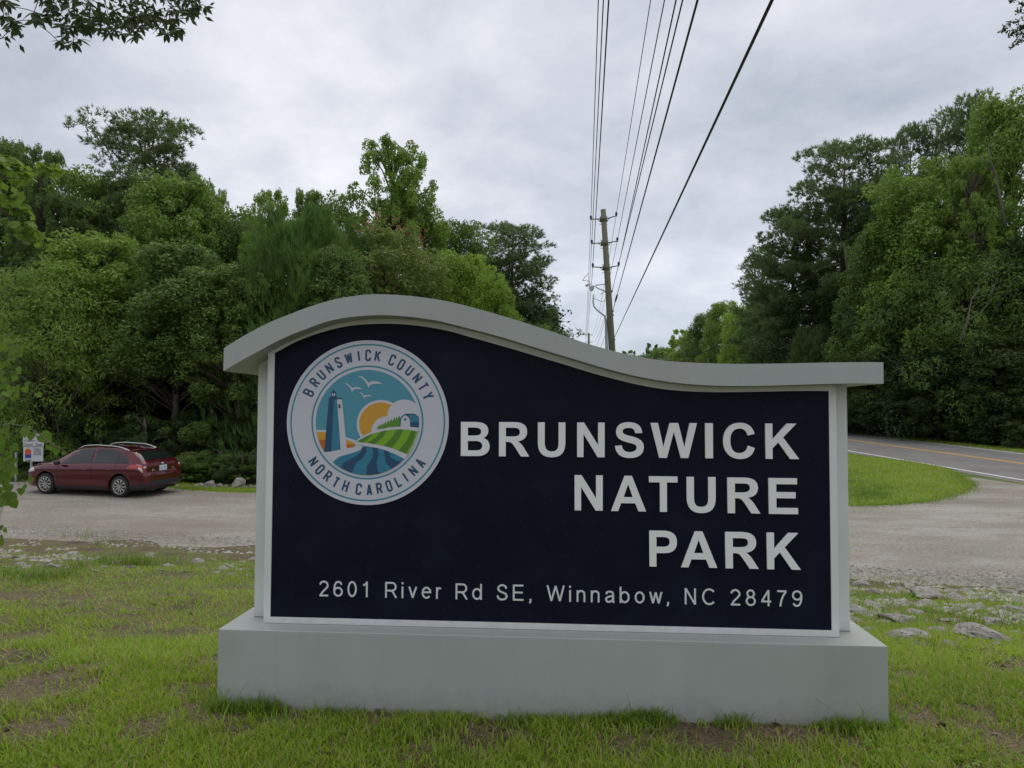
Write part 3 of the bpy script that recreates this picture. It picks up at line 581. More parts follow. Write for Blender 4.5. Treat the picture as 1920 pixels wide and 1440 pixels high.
bmesh.ops.rotate(bm, cent=(0, 0, 0), matrix=Matrix.Rotation(math.pi / 2, 3, 'X'), verts=bm.verts)
bm_mesh('disc', bm, sm_[0], seal)

# ------------------------------------------------------------------ utility poles and wires
PDST = 32.0
pt = at(1131, 393, PDST); pb_ = at(1147.5, 655, PDST); pdir = (pt - pb_) / (pt.z - pb_.z); pbase = pb_ + pdir * (ZL - pb_.z)
pole = tag(empty('utility_pole', pbase), 'tall weathered wooden utility pole leaning slightly, with three tiers of steel arms', 'utility pole')
L_ = lambda v: Vector(v) - pbase
PT = L_(pt)
bm = bmesh.new(); tube(bm, [Vector((0, 0, -.3)), PT * .5, PT], [.168, .15, .118], 18); bm_mesh('shaft', bm, M['wood_pole'], pole)
WIRES = []
arms = [((1131.5, 410.5), (1108, 411), (1155.5, 404.5)), ((1133.5, 455.5), (1109.6, 456.5), (1157.5, 452)), ((1136.5, 501.5), (1111.5, 500.5), (1160, 498))]
attach = {}
for k, (c, a, b) in enumerate(arms):
    cw, aw, bw = (L_(at(q[0], q[1], PDST)) for q in (c, a, b))
    for e_, s in ((aw, -1), (bw, 1)):
        bm = bmesh.new(); st = cw + Vector((s * .12, 0, .0)); tube(bm, [st, e_], [.026, .022], 8); tube(bm, [st + Vector((0, 0, -.16)), st + (e_ - st) * .35], [.015, .015], 6)
        arm = bm_mesh('steel_arm', bm, M['galv'] if 0 else M['wire'], pole)
        bm = bmesh.new(); tube(bm, [e_ + Vector((0, 0, -.03)), e_ + Vector((0, 0, .03)), e_ + Vector((0, 0, .05)), e_ + Vector((0, 0, .1)), e_ + Vector((0, 0, .12)), e_ + Vector((0, 0, .17))], [.035, .03, .06, .045, .055, .03], 10)
        bm_mesh('insulator', bm, M['wire'], arm)
    bm = bmesh.new()
    for dz in (.12, 0, -.12, -.24): tube(bm, [cw + Vector((-.19, -.02, dz)), cw + Vector((.19, -.02, dz))], .012, 6)
    tube(bm, [cw + Vector((0, 0, -.1)), cw + Vector((.002, 0, .08))], [.17, .165], 18); bm_mesh('bracket_band', bm, M['wood_pole'], pole)
# cable riser with its terminations and stand-off
q = lambda x, y, d=PDST: L_(at(x, y, d))
bm = bmesh.new(); tube(bm, [q(1137.5, 760), q(1137.5, 655), q(1136, 600), q(1134, 593), q(1128, 588), q(1120, 582), q(1114, 575), q(1112, 566), q(1113, 552)], [.065, .06, .05, .04, .036, .034, .033, .033, .03], 8)
bm_mesh('conduit', bm, M['conduit'], pole)
bm = bmesh.new(); tube(bm, [q(1116, 535), q(1133, 533)], .022, 6); tube(bm, [q(1116, 537), q(1122, 541), q(1134, 546)], .025, 6); bm_mesh('standoff_bracket', bm, M['galv'], pole)
for (x0, y0, x1, y1) in ((1098, 536, 1105, 533), (1107, 536, 1109, 546), (1113, 535, 1110, 545)):
    bm = bmesh.new(); a, b = q(x0, y0), q(x1, y1); pts = [a.lerp(b, t / 6) for t in range(7)]; tube(bm, pts, [.035, .07, .04, .07, .04, .07, .03], 8); bm_mesh('cutout', bm, M['ceramic'], pole)
bm = bmesh.new()
for pts in (((1092, 526), (1103, 512)), ((1092, 526), (1104, 527)), ((1104, 527), (1108, 535)), ((1113, 552), (1114, 560), (1130, 566), (1134, 563)), ((1126, 552), (1133, 548), (1137, 543))):
    tube(bm, [q(*p) for p in pts], .012, 5)
bm_mesh('jumper_wire', bm, M['wire'], pole)['kind'] = 'stuff'
bm = bmesh.new()
for y in (583, 590, 545, 636): tube(bm, [q(1143 + (y - 545) * .05, y), q(1149 + (y - 545) * .05, y + .5)], .05, 8)
bm_mesh('cable_clamp', bm, M['galv'], pole)['kind'] = 'stuff'
# second pole far along the road
far_base = at(1104, 640, 102); far_top = at(1104, 624, 102); far_base.z = ZL
p2 = tag(empty('utility_pole', far_base), 'small distant utility pole seen beyond the leaning pole, above the sign top', 'utility pole')
hf = far_top.z - ZL
bm = bmesh.new(); tube(bm, [(0, 0, -.3), (0, 0, hf)], [.2, .14], 10); bm_mesh('shaft', bm, M['wood_pole'], p2)
bm = bmesh.new()
for dz in (.3, 1.32): tube(bm, [(-.55, 0, hf - dz), (.55, 0, hf - dz)], .045, 6)
bm_mesh('steel_arm', bm, M['wire'], p2)['kind'] = 'stuff'
def sagline(A, B, sag, n=14):
    return [A.lerp(B, t / n) + Vector((0, 0, -sag * 4 * (t / n) * (1 - t / n))) for t in range(n + 1)]
# name, pixel at the pole, x where it leaves the picture top, radius, drop on the way, label
wl = [((1108, 409.5), 1122, .012, 0), ((1109.6, 455), 1131.5, .012, 0), ((1111.5, 499), 1141.4, .013, 0), ((1155.5, 403), 1220, .010, 0), ((1157.5, 450.5), 1246, .011, 0),
      ((1160, 497), 1267.7, .012, 0), ((1148, 545), 1280, .010, 0), ((1149, 583), 1308, .012, 0), ((1150.6, 636), 1447.5, .0115, 0)]
labs = ['thin power wire from the uppermost arm, leftmost of the close group of three', 'thin power wire in the middle of the close group of three over the pole',
        'thin power wire from the lowest left arm, rightmost of the close group of three', 'thinnest power wire sloping up from the upper right arm of the leaning pole',
        'thin power wire from the middle right arm of the leaning pole', 'dark wire from the lowest right arm, running beside its twin', 'dark wire attached below the arms, right one of the twin pair',
        'thick black cable with a splice, second from the outermost cable', 'outermost thick black cable, lowest on the pole and steepest across the sky']
for k, ((px, py), x0, rad, drop) in enumerate(wl):
    A = at(px, py, PDST); zt = A.z - CAMH
    d = ray(x0, 0); Q = Vector((0, 0, CAMH)) + d * (zt / d.z)
    dirn = (Q - A); B = A + dirn * ((PDST + 24) / (PDST - Q.y))
    bm = bmesh.new(); tube(bm, sagline(A, B, .0, 10), rad, 5)
    far = Vector((far_base.x + (-.5 if k < 3 else .5 if k < 6 else .15), 102, far_base.z + hf - (.25, .9, 1.3, .25, .9, 1.3, 2.2, 3.0, 3.6)[k]))
    tube(bm, sagline(A, far, 1.0 if k < 6 else 1.3, 16), rad * .9, 4)
    o = tag(bm_mesh('overhead_cable' if k > 6 else 'power_wire', bm, M['cable'] if k > 4 else M['wire']), labs[k], 'cable' if k > 6 else 'wire', 'overhead lines along the road')
    if k == 7:
        a = at(1164, 530, PDST - 3); a = A.lerp(B, .02)
        bm = bmesh.new(); c0, c1 = A.lerp(B, .055), A.lerp(B, .095); tube(bm, [c0, c0.lerp(c1, .5), c1], [.02, .04, .03], 8); bm_mesh('cable_splice', bm, M['wire'], o)

# ------------------------------------------------------------------ red hatchback car
car_p = mat('metallic_dark_red_paint', (.095, .003, .010), .2, .45, coat=.8)
M['glass'] = mat('dark_car_glass', (.010, .013, .015), .05, 0, .55, .3)
M['rubber'] = mat('tyre_rubber', (.02, .02, .021), .85); M['plastic'] = mat('black_plastic_trim', (.022, .022, .024), .55)
M['alloy'] = mat('alloy_rim', (.50, .49, .45), .32, .75); M['lampr'] = mat('red_lamp_lens', (.42, .012, .012), .15, 0, .7, .6); M['lampw'] = mat('clear_lamp_lens', (.62, .56, .55), .15, 0, .7, .6)
M['rail'] = mat('silver_roof_rail', (.62, .63, .64), .3, .6); M['plate'] = mat('pale_blue_plate', (.55, .68, .72), .5); M['ptxt'] = mat('plate_print', (.08, .16, .32), .5)
ST = [  # x from rear, half width, z bottom, z belt, z top, half width at roof
 (0.00, .58, .42, .58, .60, .50), (.03, .74, .33, .66, .68, .60), (.09, .81, .29, .72, .76, .62), (.13, .845, .26, .86, .98, .66), (.20, .865, .23, .95, 1.08, .64), (.34, .88, .21, .97, 1.20, .60), (.50, .887, .20, .975, 1.305, .575), (.62, .889, .19, .975, 1.365, .565),
 (.85, .889, .18, .97, 1.405, .575), (1.3, .889, .18, .955, 1.455, .59), (1.9, .889, .18, .94, 1.48, .59), (2.4, .888, .18, .92, 1.455, .575), (2.75, .887, .18, .91, 1.37, .56), (3.05, .884, .18, .90, 1.22, .57), (3.35, .878, .18, .895, 1.04, .62),
 (3.50, .87, .19, .885, .985, .64), (3.8, .85, .20, .86, .95, .62), (4.1, .81, .21, .80, .89, .58), (4.3, .74, .22, .72, .79, .52), (4.4, .62, .24, .62, .66, .46), (4.46, .46, .28, .50, .52, .38)]
STA = np.array(ST)
def st(x): return [float(np.interp(x, STA[:, 0], STA[:, k])) for k in range(1, 6)]
def ringpt(x, v):
    """v 0..1 from the sill to the roof centre, on the +y side"""
    w_, zb_, zl, zt_, wr = st(x)
    pts = [(w_ * .90, zb_), (w_ * .985, zb_ + .07 * min(1, (zl - zb_) / .5)), (w_, zb_ + (zl - zb_) * .38), (w_ * .985, zb_ + (zl - zb_) * .62), (w_ * .995, zb_ + (zl - zb_) * .83), (w_ * .955, zl), (w_ * .905, zl + (zt_ - zl) * .10),
           ((w_ * .90 + wr) / 2 + .02, zl + (zt_ - zl) * .52), (wr + .025, zl + (zt_ - zl) * .88), (wr * .90, zl + (zt_ - zl) * .965), (wr * .5, zt_ - .008), (0, zt_)]
    kk = [0, .05, .16, .28, .38, .46, .50, .62, .74, .80, .90, 1.0]
    return float(np.interp(v, kk, [p[0] for p in pts])), float(np.interp(v, kk, [p[1] for p in pts]))
xsamp = sorted(set([round(float(v), 3) for v in np.concatenate([STA[:, 0], np.linspace(.13, 4.3, 44)])])); vs_ = [0, .02, .05, .10, .16, .22, .28, .33, .38, .42, .46, .485, .50, .56, .62, .68, .74, .77, .80, .85, .90, .95, 1.0]
bm = bmesh.new(); rings = []
for x in xsamp:
    half = [ringpt(x, v) for v in vs_]; zb_ = half[0][1]
    ring = [(0, zb_)] + half; full = [(y, z) for y, z in ring] + [(-y, z) for y, z in ring[-2:0:-1]]
    rings.append([bm.verts.new((x, y, z)) for y, z in full])
n_ = len(rings[0])
for a, b in zip(rings, rings[1:]):
    for k in range(n_): f = bm.faces.new((a[k], b[k], b[(k + 1) % n_], a[(k + 1) % n_])); f.smooth = True
for rg in (rings[0], rings[-1]): bm.faces.new(rg)
bmesh.ops.recalc_face_normals(bm, faces=bm.faces)
bme = bpy.data.meshes.new('body'); bm.to_mesh(bme); bm.free(); bob = bpy.data.objects.new('body_work', bme); COL.objects.link(bob)
WX = (.86, 3.53); WRAD = .318
bm = bmesh.new()
for x in WX:
    r_ = bmesh.ops.create_cone(bm, cap_ends=True, segments=40, radius1=.375, radius2=.375, depth=4, matrix=Matrix.Translation((x, 0, WRAD + .01)) @ Matrix.Rotation(math.pi / 2, 4, 'X'))
cme = bpy.data.meshes.new('cut'); bm.to_mesh(cme); bm.free(); cob = bpy.data.objects.new('cut', cme); COL.objects.link(cob)
md = bob.modifiers.new('b', 'BOOLEAN'); md.object = cob; md.operation = 'DIFFERENCE'; md.solver = 'EXACT'
dg = bpy.context.evaluated_depsgraph_get(); dg.update(); bme2 = bpy.data.meshes.new_from_object(bob.evaluated_get(dg)); bme2.name = 'body'
bpy.data.objects.remove(bob); bpy.data.objects.remove(cob)
bme2.materials.clear()
car = empty('parked_car', (0, 0, ZL + .005)); tag(car, 'dark red hatchback with silver roof rails parked on the gravel', 'car')
link('body', bme2, [car_p], car)
def patch(name, m, corners, side=0, off=.006, nu=10, nv=6, mirror=False, parent=None, thick=0):
    """surface patch between (x,v) corners, laid slightly proud of the body; returns objects"""
    out = []
    for sg in ((1, -1) if mirror else (side or 1,)):
        bm = bmesh.new(); g = []
        for i in range(nu + 1):
            row = []
            for j in range(nv + 1):
                s, t = i / nu, j / nv
                a = [corners[0][k] * (1 - s) + corners[1][k] * s for k in (0, 1)]; b = [corners[3][k] * (1 - s) + corners[2][k] * s for k in (0, 1)]
                x, v = (a[k] * (1 - t) + b[k] * t for k in (0, 1))
                y, z = ringpt(x, min(v, 1)) if v <= 1 else (lambda q: (-q[0], q[1]))(ringpt(x, 2 - v))
                y2, z2_ = ringpt(x, min(v + .01, 1)) if v <= .99 else (y - .01, z); x3 = x + .01; y3, z3 = ringpt(x3, min(v, 1)) if v <= 1 else (lambda q: (-q[0], q[1]))(ringpt(x3, 2 - v))
                nrm = Vector((0, y2 - y, z2_ - z)).cross(Vector((.01, y3 - y, z3 - z)))
                if nrm.length < 1e-9: nrm = Vector((0, 0, 1))
                nrm.normalize()
                if nrm.y * y + nrm.z * (z - .7) - nrm.x * .0 < 0: nrm = -nrm
                p = Vector((x, y, z)) + nrm * off; row.append(bm.verts.new((p.x, p.y * sg, p.z)))
            g.append(row)
        for i in range(nu):
            for j in range(nv): f = bm.faces.new((g[i][j], g[i + 1][j], g[i + 1][j + 1], g[i][j + 1])); f.smooth = True
        out.append(bm_mesh(name, bm, m, parent or car))
    return out
# side windows: (x, v) corners rear-bottom, front-bottom, front-top, rear-top
patch('side_window', M['glass'], [(.62, .52), (.95, .51), (.95, .715), (.86, .70)], mirror=True, nu=4)
patch('side_window', M['glass'], [(1.0, .505), (1.82, .505), (1.82, .735), (1.0, .72)], mirror=True)
patch('side_window', M['glass'], [(1.92, .505), (3.02, .505), (2.50, .725), (1.92, .735)], mirror=True)
patch('windscreen', M['glass'], [(2.72, .80), (3.30, .66), (3.30, 1.34), (2.72, 1.20)], nv=14)
patch('rear_window', M['glass'], [(.215, .68), (.56, .80), (.56, 1.20), (.215, 1.32)], nv=14, off=.008)
patch('window_trim', M['plastic'], [(.60, .492), (3.10, .492), (3.10, .505), (.60, .515)], mirror=True, off=.004, nu=24, nv=1)
for x0 in (1.86, 3.08): patch('door_seam', M['gap'], [(x0, .12), (x0 + .008, .12), (x0 + .008, .49), (x0, .49)], mirror=True, off=.003, nu=1, nv=16)
patch('door_seam', M['gap'], [(1.05, .20), (1.058, .20), (1.03, .49), (1.022, .49)], mirror=True, off=.003, nu=1, nv=16)
patch('sill_trim', M['plastic'], [(1.30, .02), (3.10, .02), (3.10, .075), (1.30, .075)], mirror=True, off=.008, nu=10, nv=2)
for x0 in (1.20, 2.08):
    for sg in (1, -1):
        bm = bmesh.new(); y, z = ringpt(x0, .37); box(bm, x0 - .09, x0 + .09, (y) * sg - .02, (y) * sg + .02, z - .016, z + .016, .008); bm_mesh('door_handle', bm, car_p, car)
for sg in (1, -1):
    bm = bmesh.new(); bmesh.ops.create_uvsphere(bm, u_segments=14, v_segments=8, radius=1, matrix=Matrix.Translation((2.98, sg * .985, .99)) @ Matrix.Diagonal((.075, .11, .075, 1))); tube(bm, [(3.0, sg * .86, .94), (2.99, sg * .95, .97)], .025, 6)
    for f in bm.faces: f.smooth = True
    bm_mesh('wing_mirror', bm, M['plastic'], car)
    # roof rail
    bm = bmesh.new(); pts = []
    for t in np.linspace(0, 1, 16):
        x = .78 + t * 1.85; w_, zb_, zl, zt_, wr = st(x); pts.append((x, sg * (wr - .01), zt_ - .03 + .066 * min(1, 6 * t * (1 - t)) ** .8))
    tube(bm, pts, .016, 8); bm_mesh('roof_rail', bm, M['rail'], car)
# tail lamps wrap the rear corner
patch('tail_lamp', M['lampr'], [(.128, .40), (.62, .40), (.50, .455), (.128, .475)], mirror=True, off=.012, nu=8, nv=3)
patch('tail_lamp_lens', M['lampw'], [(.118, .40), (.22, .395), (.21, .44), (.124, .45)], mirror=True, off=.016, nu=3, nv=3)
bm = bmesh.new()
for sg in (1, -1): box(bm, .100, .14, sg * .50 if sg > 0 else -.76, .76 if sg > 0 else -.50, .865, .925, .008)
bm_mesh('tail_lamp_lens', bm, M['lampw'], car)
bm = bmesh.new()
for sg in (1, -1): box(bm, .105, .145, .53 if sg > 0 else -.78, .78 if sg > 0 else -.53, .79, .865, .008)
bm_mesh('tail_lamp', bm, M['lampr'], car)
patch('head_lamp', M['lampw'], [(3.95, .36), (4.36, .36), (4.33, .47), (4.02, .455)], mirror=True, off=.008, nu=5, nv=3)
# bumper lower trim, hatch details
patch('bumper_trim', M['plastic'], [(.0, .015), (.50, .0), (.50, .09), (.0, .13)], mirror=True, off=.012, nu=8, nv=3)
bm = bmesh.new(); box(bm, -.012, .02, -.60, .60, .335, .475, .01); bm_mesh('bumper_trim', bm, M['plastic'], car)
bm = bmesh.new(); box(bm, -.015, .12, -.70, .70, .50, .68, .03); bm_mesh('rear_bumper', bm, car_p, car)
bm = bmesh.new(); box(bm, .085, .12, -.66, .66, .715, .722); box(bm, .085, .125, -.52, -.515, .72, .93); box(bm, .085, .125, .515, .52, .72, .93); bm_mesh('hatch_seam', bm, M['gap'], car)
bm = bmesh.new(); box(bm, .088, .13, -.68, .68, .72, .93, .02); bm_mesh('hatch_panel', bm, car_p, car)
pl = bmesh.new(); box(pl, .072, .09, -.155, .155, .755, .91, .004); plate = bm_mesh('number_plate', pl, M['plate'], car)
V = []; F = []
for k, pts in enumerate((((-.11, 0), (-.11, .07)), ((-.11, .07), (-.07, 0), (-.07, .07)), ((-.045, .07), (-.045, 0), (-.01, 0)), ((.02, .07), (.05, .07), (.03, 0)), ((.065, .07), (.1, .07), (.085, 0)), ((.115, 0), (.115, .07), (.135, .07)))):
    ribbon(V, F, [(-p[0], p[1] + .795) for p in pts], .011, 0)
V = [(.0708, v[0], v[2]) for v in V]; link('plate_lettering', np_mesh('plate_lettering', V, F), M['ptxt'], plate)
bm = bmesh.new(); bmesh.ops.create_uvsphere(bm, u_segments=12, v_segments=6, radius=1, matrix=Matrix.Translation((.098, 0, .965)) @ Matrix.Diagonal((.012, .06, .032, 1))); bm_mesh('badge', bm, M['rail'], car)
bm = bmesh.new(); box(bm, .08, .1, .36, .47, .775, .79); box(bm, .08, .1, .38, .45, .80, .825); box(bm, .08, .1, -.47, -.38, .79, .815); bm_mesh('badge', bm, M['rail'], car)
bm = bmesh.new(); box(bm, .60, .80, -.56, .56, 1.362, 1.385, .01); bm_mesh('roof_spoiler', bm, car_p, car)
bm = bmesh.new(); tube(bm, [(.95, 0, 1.45), (.9, 0, 1.50), (.85, 0, 1.515)], [.03, .018, .006], 6); bm_mesh('aerial_fin', bm, car_p, car)
bm = bmesh.new(); box(bm, .15, 4.3, -.62, .62, .20, .5); bm_mesh('underbody', bm, M['plastic'], car)
# wheel: tyre and rim with ten split spokes
def lathe(bm, prof, seg, yax=True):
    rg = [[bm.verts.new((r * math.cos(2 * math.pi * k / seg), y, r * math.sin(2 * math.pi * k / seg))) for k in range(seg)] for y, r in prof]
    for a, b in zip(rg, rg[1:]):
        for k in range(seg): f = bm.faces.new((a[k], a[(k + 1) % seg], b[(k + 1) % seg], b[k])); f.smooth = True
bm = bmesh.new(); lathe(bm, [(-.10, .21), (-.105, .24), (-.10, .30), (-.085, .315), (0, .32), (.085, .315), (.10, .30), (.105, .24), (.10, .21), (-.10, .21)], 40); tyre_me = bpy.data.meshes.new('tyre'); bmesh.ops.recalc_face_normals(bm, faces=bm.faces); bm.to_mesh(tyre_me); bm.free(); tyre_me.materials.append(M['rubber'])
bm = bmesh.new(); lathe(bm, [(-.09, .215), (.07, .195), (.095, .222), (.106, .226), (.104, .212), (.06, .198)], 40)
for k in range(10):
    a = 2 * math.pi * k / 10
    for s in (-.085, .085):
        a1 = a + s; p0 = Vector((.055 * math.cos(a), .085, .055 * math.sin(a))); p1 = Vector((.205 * math.cos(a1), .095, .205 * math.sin(a1))); tube(bm, [p0, p1], [.014, .011], 6)
r_ = bmesh.ops.create_cone(bm, cap_ends=True, segments=20, radius1=.062, radius2=.05, depth=.03, matrix=Matrix.Translation((0, .09, 0)) @ Matrix.Rotation(-math.pi / 2, 4, 'X'))
rim_me = bpy.data.meshes.new('rim'); bmesh.ops.recalc_face_normals(bm, faces=bm.faces); bm.to_mesh(rim_me); bm.free(); rim_me.materials.append(M['alloy'])
bm = bmesh.new(); bmesh.ops.create_cone(bm, cap_ends=True, segments=32, radius1=.205, radius2=.205, depth=.02, matrix=Matrix.Translation((0, .03, 0)) @ Matrix.Rotation(math.pi / 2, 4, 'X')); hub_me = bpy.data.meshes.new('brake_disc'); bm.to_mesh(hub_me); bm.free(); hub_me.materials.append(M['plastic'])
for x in WX:
    for sg in (1, -1):
        wh = empty('wheel', (x, sg * .775, .32), 0 if sg > 0 else math.pi, car)
        for nm, me in (('tyre', tyre_me), ('rim', rim_me), ('brake_disc', hub_me)): link(nm, me, None, wh)
# place: local +x is forward; local frame x,y -> world
rw = on_z(226, 933); fw = on_z(85, 926.5)
hd = R(14.5); fwd = Vector((-math.cos(hd), math.sin(hd), 0)); rgt = Vector((fwd.y, -fwd.x, 0))   # visible side is -right = left side
left = -rgt
# local y+ = left of the car (forward x, up z -> y = left)
yaw_c = math.atan2(fwd.y, fwd.x); car.rotation_euler = (0, 0, yaw_c)
car.scale = (.965, .93, .94); car.location = Vector((rw.x, rw.y, ZL + .006)) - fwd * WX[0] * .965 - left * .76
print('wheelbase px check', (fw - rw).length)

# ------------------------------------------------------------------ notice board behind the car
M['signw'] = mat('white_sign_sheet', (.58, .59, .60), .5); M['txt'] = mat('dark_sign_print', (.03, .045, .04), .6); M['red'] = mat('orange_red_print', (.62, .10, .03), .5); M['blu'] = mat('blue_print', (.03, .06, .32), .5)
ND = 22.5; nb = at(58, 900, ND); nb.z = ZL
ns = tag(empty('notice_sign', nb), 'small white notice sign on a thin post beyond the front of the car', 'sign')
qn = lambda x, y: at(x, y, ND) - nb
bm = bmesh.new(); a = qn(58, 815); box(bm, a.x - .03, a.x + .03, .012, .05, -.2, a.z, .004); bm_mesh('post', bm, M['galv'], ns)
for (x0, x1, y0, y1, nm) in ((43, 82, 813, 837.2, 'upper_panel'), (43.5, 81, 838.5, 865, 'lower_panel')):
    a, b = qn(x0, y1), qn(x1, y0); bm = bmesh.new(); box(bm, a.x, b.x, 0, .01, a.z, b.z, .002); p = bm_mesh('sign_panel', bm, M['signw'], ns)
def sign_text(s, px, py, hpx, wpx, parent, m=None, name='sign_lettering'):
    cu = bpy.data.curves.new(name, 'FONT'); cu.body = s; cu.align_x = 'CENTER'; cu.offset = .012; cu.size = 1
    o = bpy.data.objects.new(name, cu); COL.objects.link(o); dg = bpy.context.evaluated_depsgraph_get(); dg.update(); me = bpy.data.meshes.new_from_object(o.evaluated_get(dg)); bpy.data.objects.remove(o)
    xs = [v.co.x for v in me.vertices]; ys = [v.co.y for v in me.vertices]; a, b = qn(px - wpx / 2, py + hpx / 2), qn(px + wpx / 2, py - hpx / 2)
    for v in me.vertices: v.co = Vector((a.x + (v.co.x - min(xs)) / (max(xs) - min(xs)) * (b.x - a.x), -.0015, a.z + (v.co.y - min(ys)) / (max(ys) - min(ys)) * (b.z - a.z)))
    tag(link(name, me, m or M['txt'], parent), kind='stuff')
sign_text("Park", 63, 818, 6, 22, ns); sign_text("Open - 8", 62, 826.5, 5, 33, ns); sign_text("Closed - Dusk", 62, 833.5, 5, 35, ns)
sign_text("PUBLIC", 70, 842.5, 4, 14, ns); sign_text("WATER", 70, 847, 4, 14, ns); sign_text("ACCESS", 70, 851.5, 4, 15, ns); sign_text("LAMA", 53, 863, 3, 12, ns)
a, b = qn(47, 859), qn(58.5, 850); bm = bmesh.new(); box(bm, a.x, b.x, -.003, 0, a.z, b.z); bm_mesh('blue_emblem', bm, M['blu'], ns)
c = qn(52.7, 847); bm = bmesh.new(); bmesh.ops.create_circle(bm, cap_ends=True, radius=.10, segments=24, matrix=Matrix.Translation((c.x, -.0045, c.z)) @ Matrix.Rotation(math.pi / 2, 4, 'X')); bm_mesh('orange_emblem', bm, M['red'], ns)
gb = at(30, 900, 23.5); gb.z = ZL
gp_ = tag(empty('gate_post', gb), 'short grey metal post left of the notice sign, half hidden by vine leaves', 'post')
bm = bmesh.new(); box(bm, -.035, .035, -.035, .035, -.2, .95, .01); bm_mesh('shaft', bm, M['galv'], gp_)

# ------------------------------------------------------------------ trees
rng = np.random.default_rng(7)
def leaves(C, RAD, n, length, width, seed, up=.5, droop=0.0, shell=.25, out=.6):
    r = np.random.default_rng(seed); C = np.asarray(C, float); RAD = np.asarray(RAD, float)
    wts = (RAD[:, 0] * RAD[:, 2]) ** .9; k = r.choice(len(C), n, p=wts / wts.sum())
    d = r.normal(size=(n, 3)); d[:, 2] += .25; d /= np.linalg.norm(d, axis=1)[:, None]
    f = np.clip(1 - np.abs(r.normal(size=n)) * shell, .1, 1.15)
    f *= 1 + .18 * np.sin(d[:, 0] * 9 + k) * np.sin(d[:, 1] * 8 + k * 2)
    P = C[k] + d * RAD[k] * f[:, None]
    nrm = d * out + np.array([0, 0, up]) + r.normal(size=(n, 3)) * .55; nrm /= np.linalg.norm(nrm, axis=1)[:, None]
    t = r.normal(size=(n, 3)) + d * .5; t[:, 2] -= droop; t -= nrm * (t * nrm).sum(1)[:, None]; t /= np.linalg.norm(t, axis=1)[:, None]
    s = np.cross(nrm, t); l = (length * r.uniform(.6, 1.25, n))[:, None]; w = (width * r.uniform(.7, 1.2, n))[:, None]
    V = np.stack([P - t * l * .5, P + s * w * .5 - t * l * .06, P + t * l * .5, P - s * w * .5 - t * l * .06], 1).reshape(-1, 3)
    F = np.arange(4 * n).reshape(n, 4); return V, F
def needles(C, AX, per, length, width, seed, spread=.9):
    r = np.random.default_rng(seed); n = len(C) * per; k = np.repeat(np.arange(len(C)), per)
    d = AX[k] + r.normal(size=(n, 3)) * spread; d /= np.linalg.norm(d, axis=1)[:, None]
    s = np.cross(d, r.normal(size=(n, 3))); s /= np.linalg.norm(s, axis=1)[:, None]; l = (length * r.uniform(.7, 1.1, n))[:, None]
    b = C[k] + r.normal(size=(n, 3)) * .035
    V = np.stack([b - s * width * .5, b + s * width * .5, b + d * l], 1).reshape(-1, 3); return V, np.arange(3 * n).reshape(n, 3)
def limb_mesh(limbs, m_name, seg=5):
    bm = bmesh.new()
    for pts, rads in limbs: tube(bm, pts, rads, seg)
    me = bpy.data.meshes.new(m_name); bm.to_mesh(me); bm.free(); return me
def gen_broad(seed, H=14, W=8, cb=.12, n=42000, ll=.2, lw=.11, ncl=300, shape=.75, droop=0, crs=1.0, up=.5, sparse_top=0):
    r = random.Random(seed); C = []; RA = []
    lobes = [(r.uniform(0, 6.28), r.uniform(.2, .9), r.uniform(.55, 1.3)) for _ in range(8)]
    for k in range(ncl):
        h = r.random() ** .85; a = r.uniform(0, 6.283)
        prof = (math.sin(math.pi * min(1, max(0, (h * .84 + .09)) ** shape)) ** .5)
        lob = 1.0
        for la, lh, ls in lobes:
            da = math.cos(a - la); lob += (ls - 1) * max(0, da) * max(0, 1 - abs(h - lh) * 3)
        rad = W / 2 * prof * lob * math.sqrt(r.uniform(.12, 1)) * 1.0
        z = (cb + (1 - cb) * h * .96) * H; s = W * (r.uniform(.035, .075) if k % 3 else r.uniform(.07, .12)) * crs * (1 - sparse_top * h * .5)
        C.append((rad * math.cos(a), rad * math.sin(a), z)); RA.append((s, s, s * r.uniform(.5, 1.15)))
    for k in range(int(26 * (H > 5))):       # leading shoots that break the outline
        h = r.uniform(.45, 1); a = r.uniform(0, 6.283); rad = W / 2 * math.sin(math.pi * (h * .84 + .09) ** shape) ** .5 * r.uniform(.5, 1.0); z = (cb + (1 - cb) * h * .96) * H
        C.append((rad * math.cos(a), rad * math.sin(a), z)); s = W * r.uniform(.03, .05); RA.append((s, s, s * r.uniform(1.1, 1.7)))
    V, F = leaves(C, RA, n, ll, lw, seed, droop=droop, up=up)
    limbs = [([(0, 0, -.3), (r.uniform(-.2, .2), r.uniform(-.2, .2), H * .35), (r.uniform(-.4, .4), r.uniform(-.4, .4), H * .65), (0, 0, H * .93)], [.24, .18, .11, .02])]
    for k in range(0, ncl, 2):
        c = Vector(C[k]); z0 = max(.8, c.z - Vector((c.x, c.y)).length * r.uniform(.5, 1.0)); a = Vector((0, 0, min(z0, H * .85))); mdl = a.lerp(c, .5) + Vector((0, 0, .25)); limbs.append(([a, mdl, c], [.06, .035, .012]))
    return np_mesh('crown', V, F), limb_mesh(limbs, 'trunk')
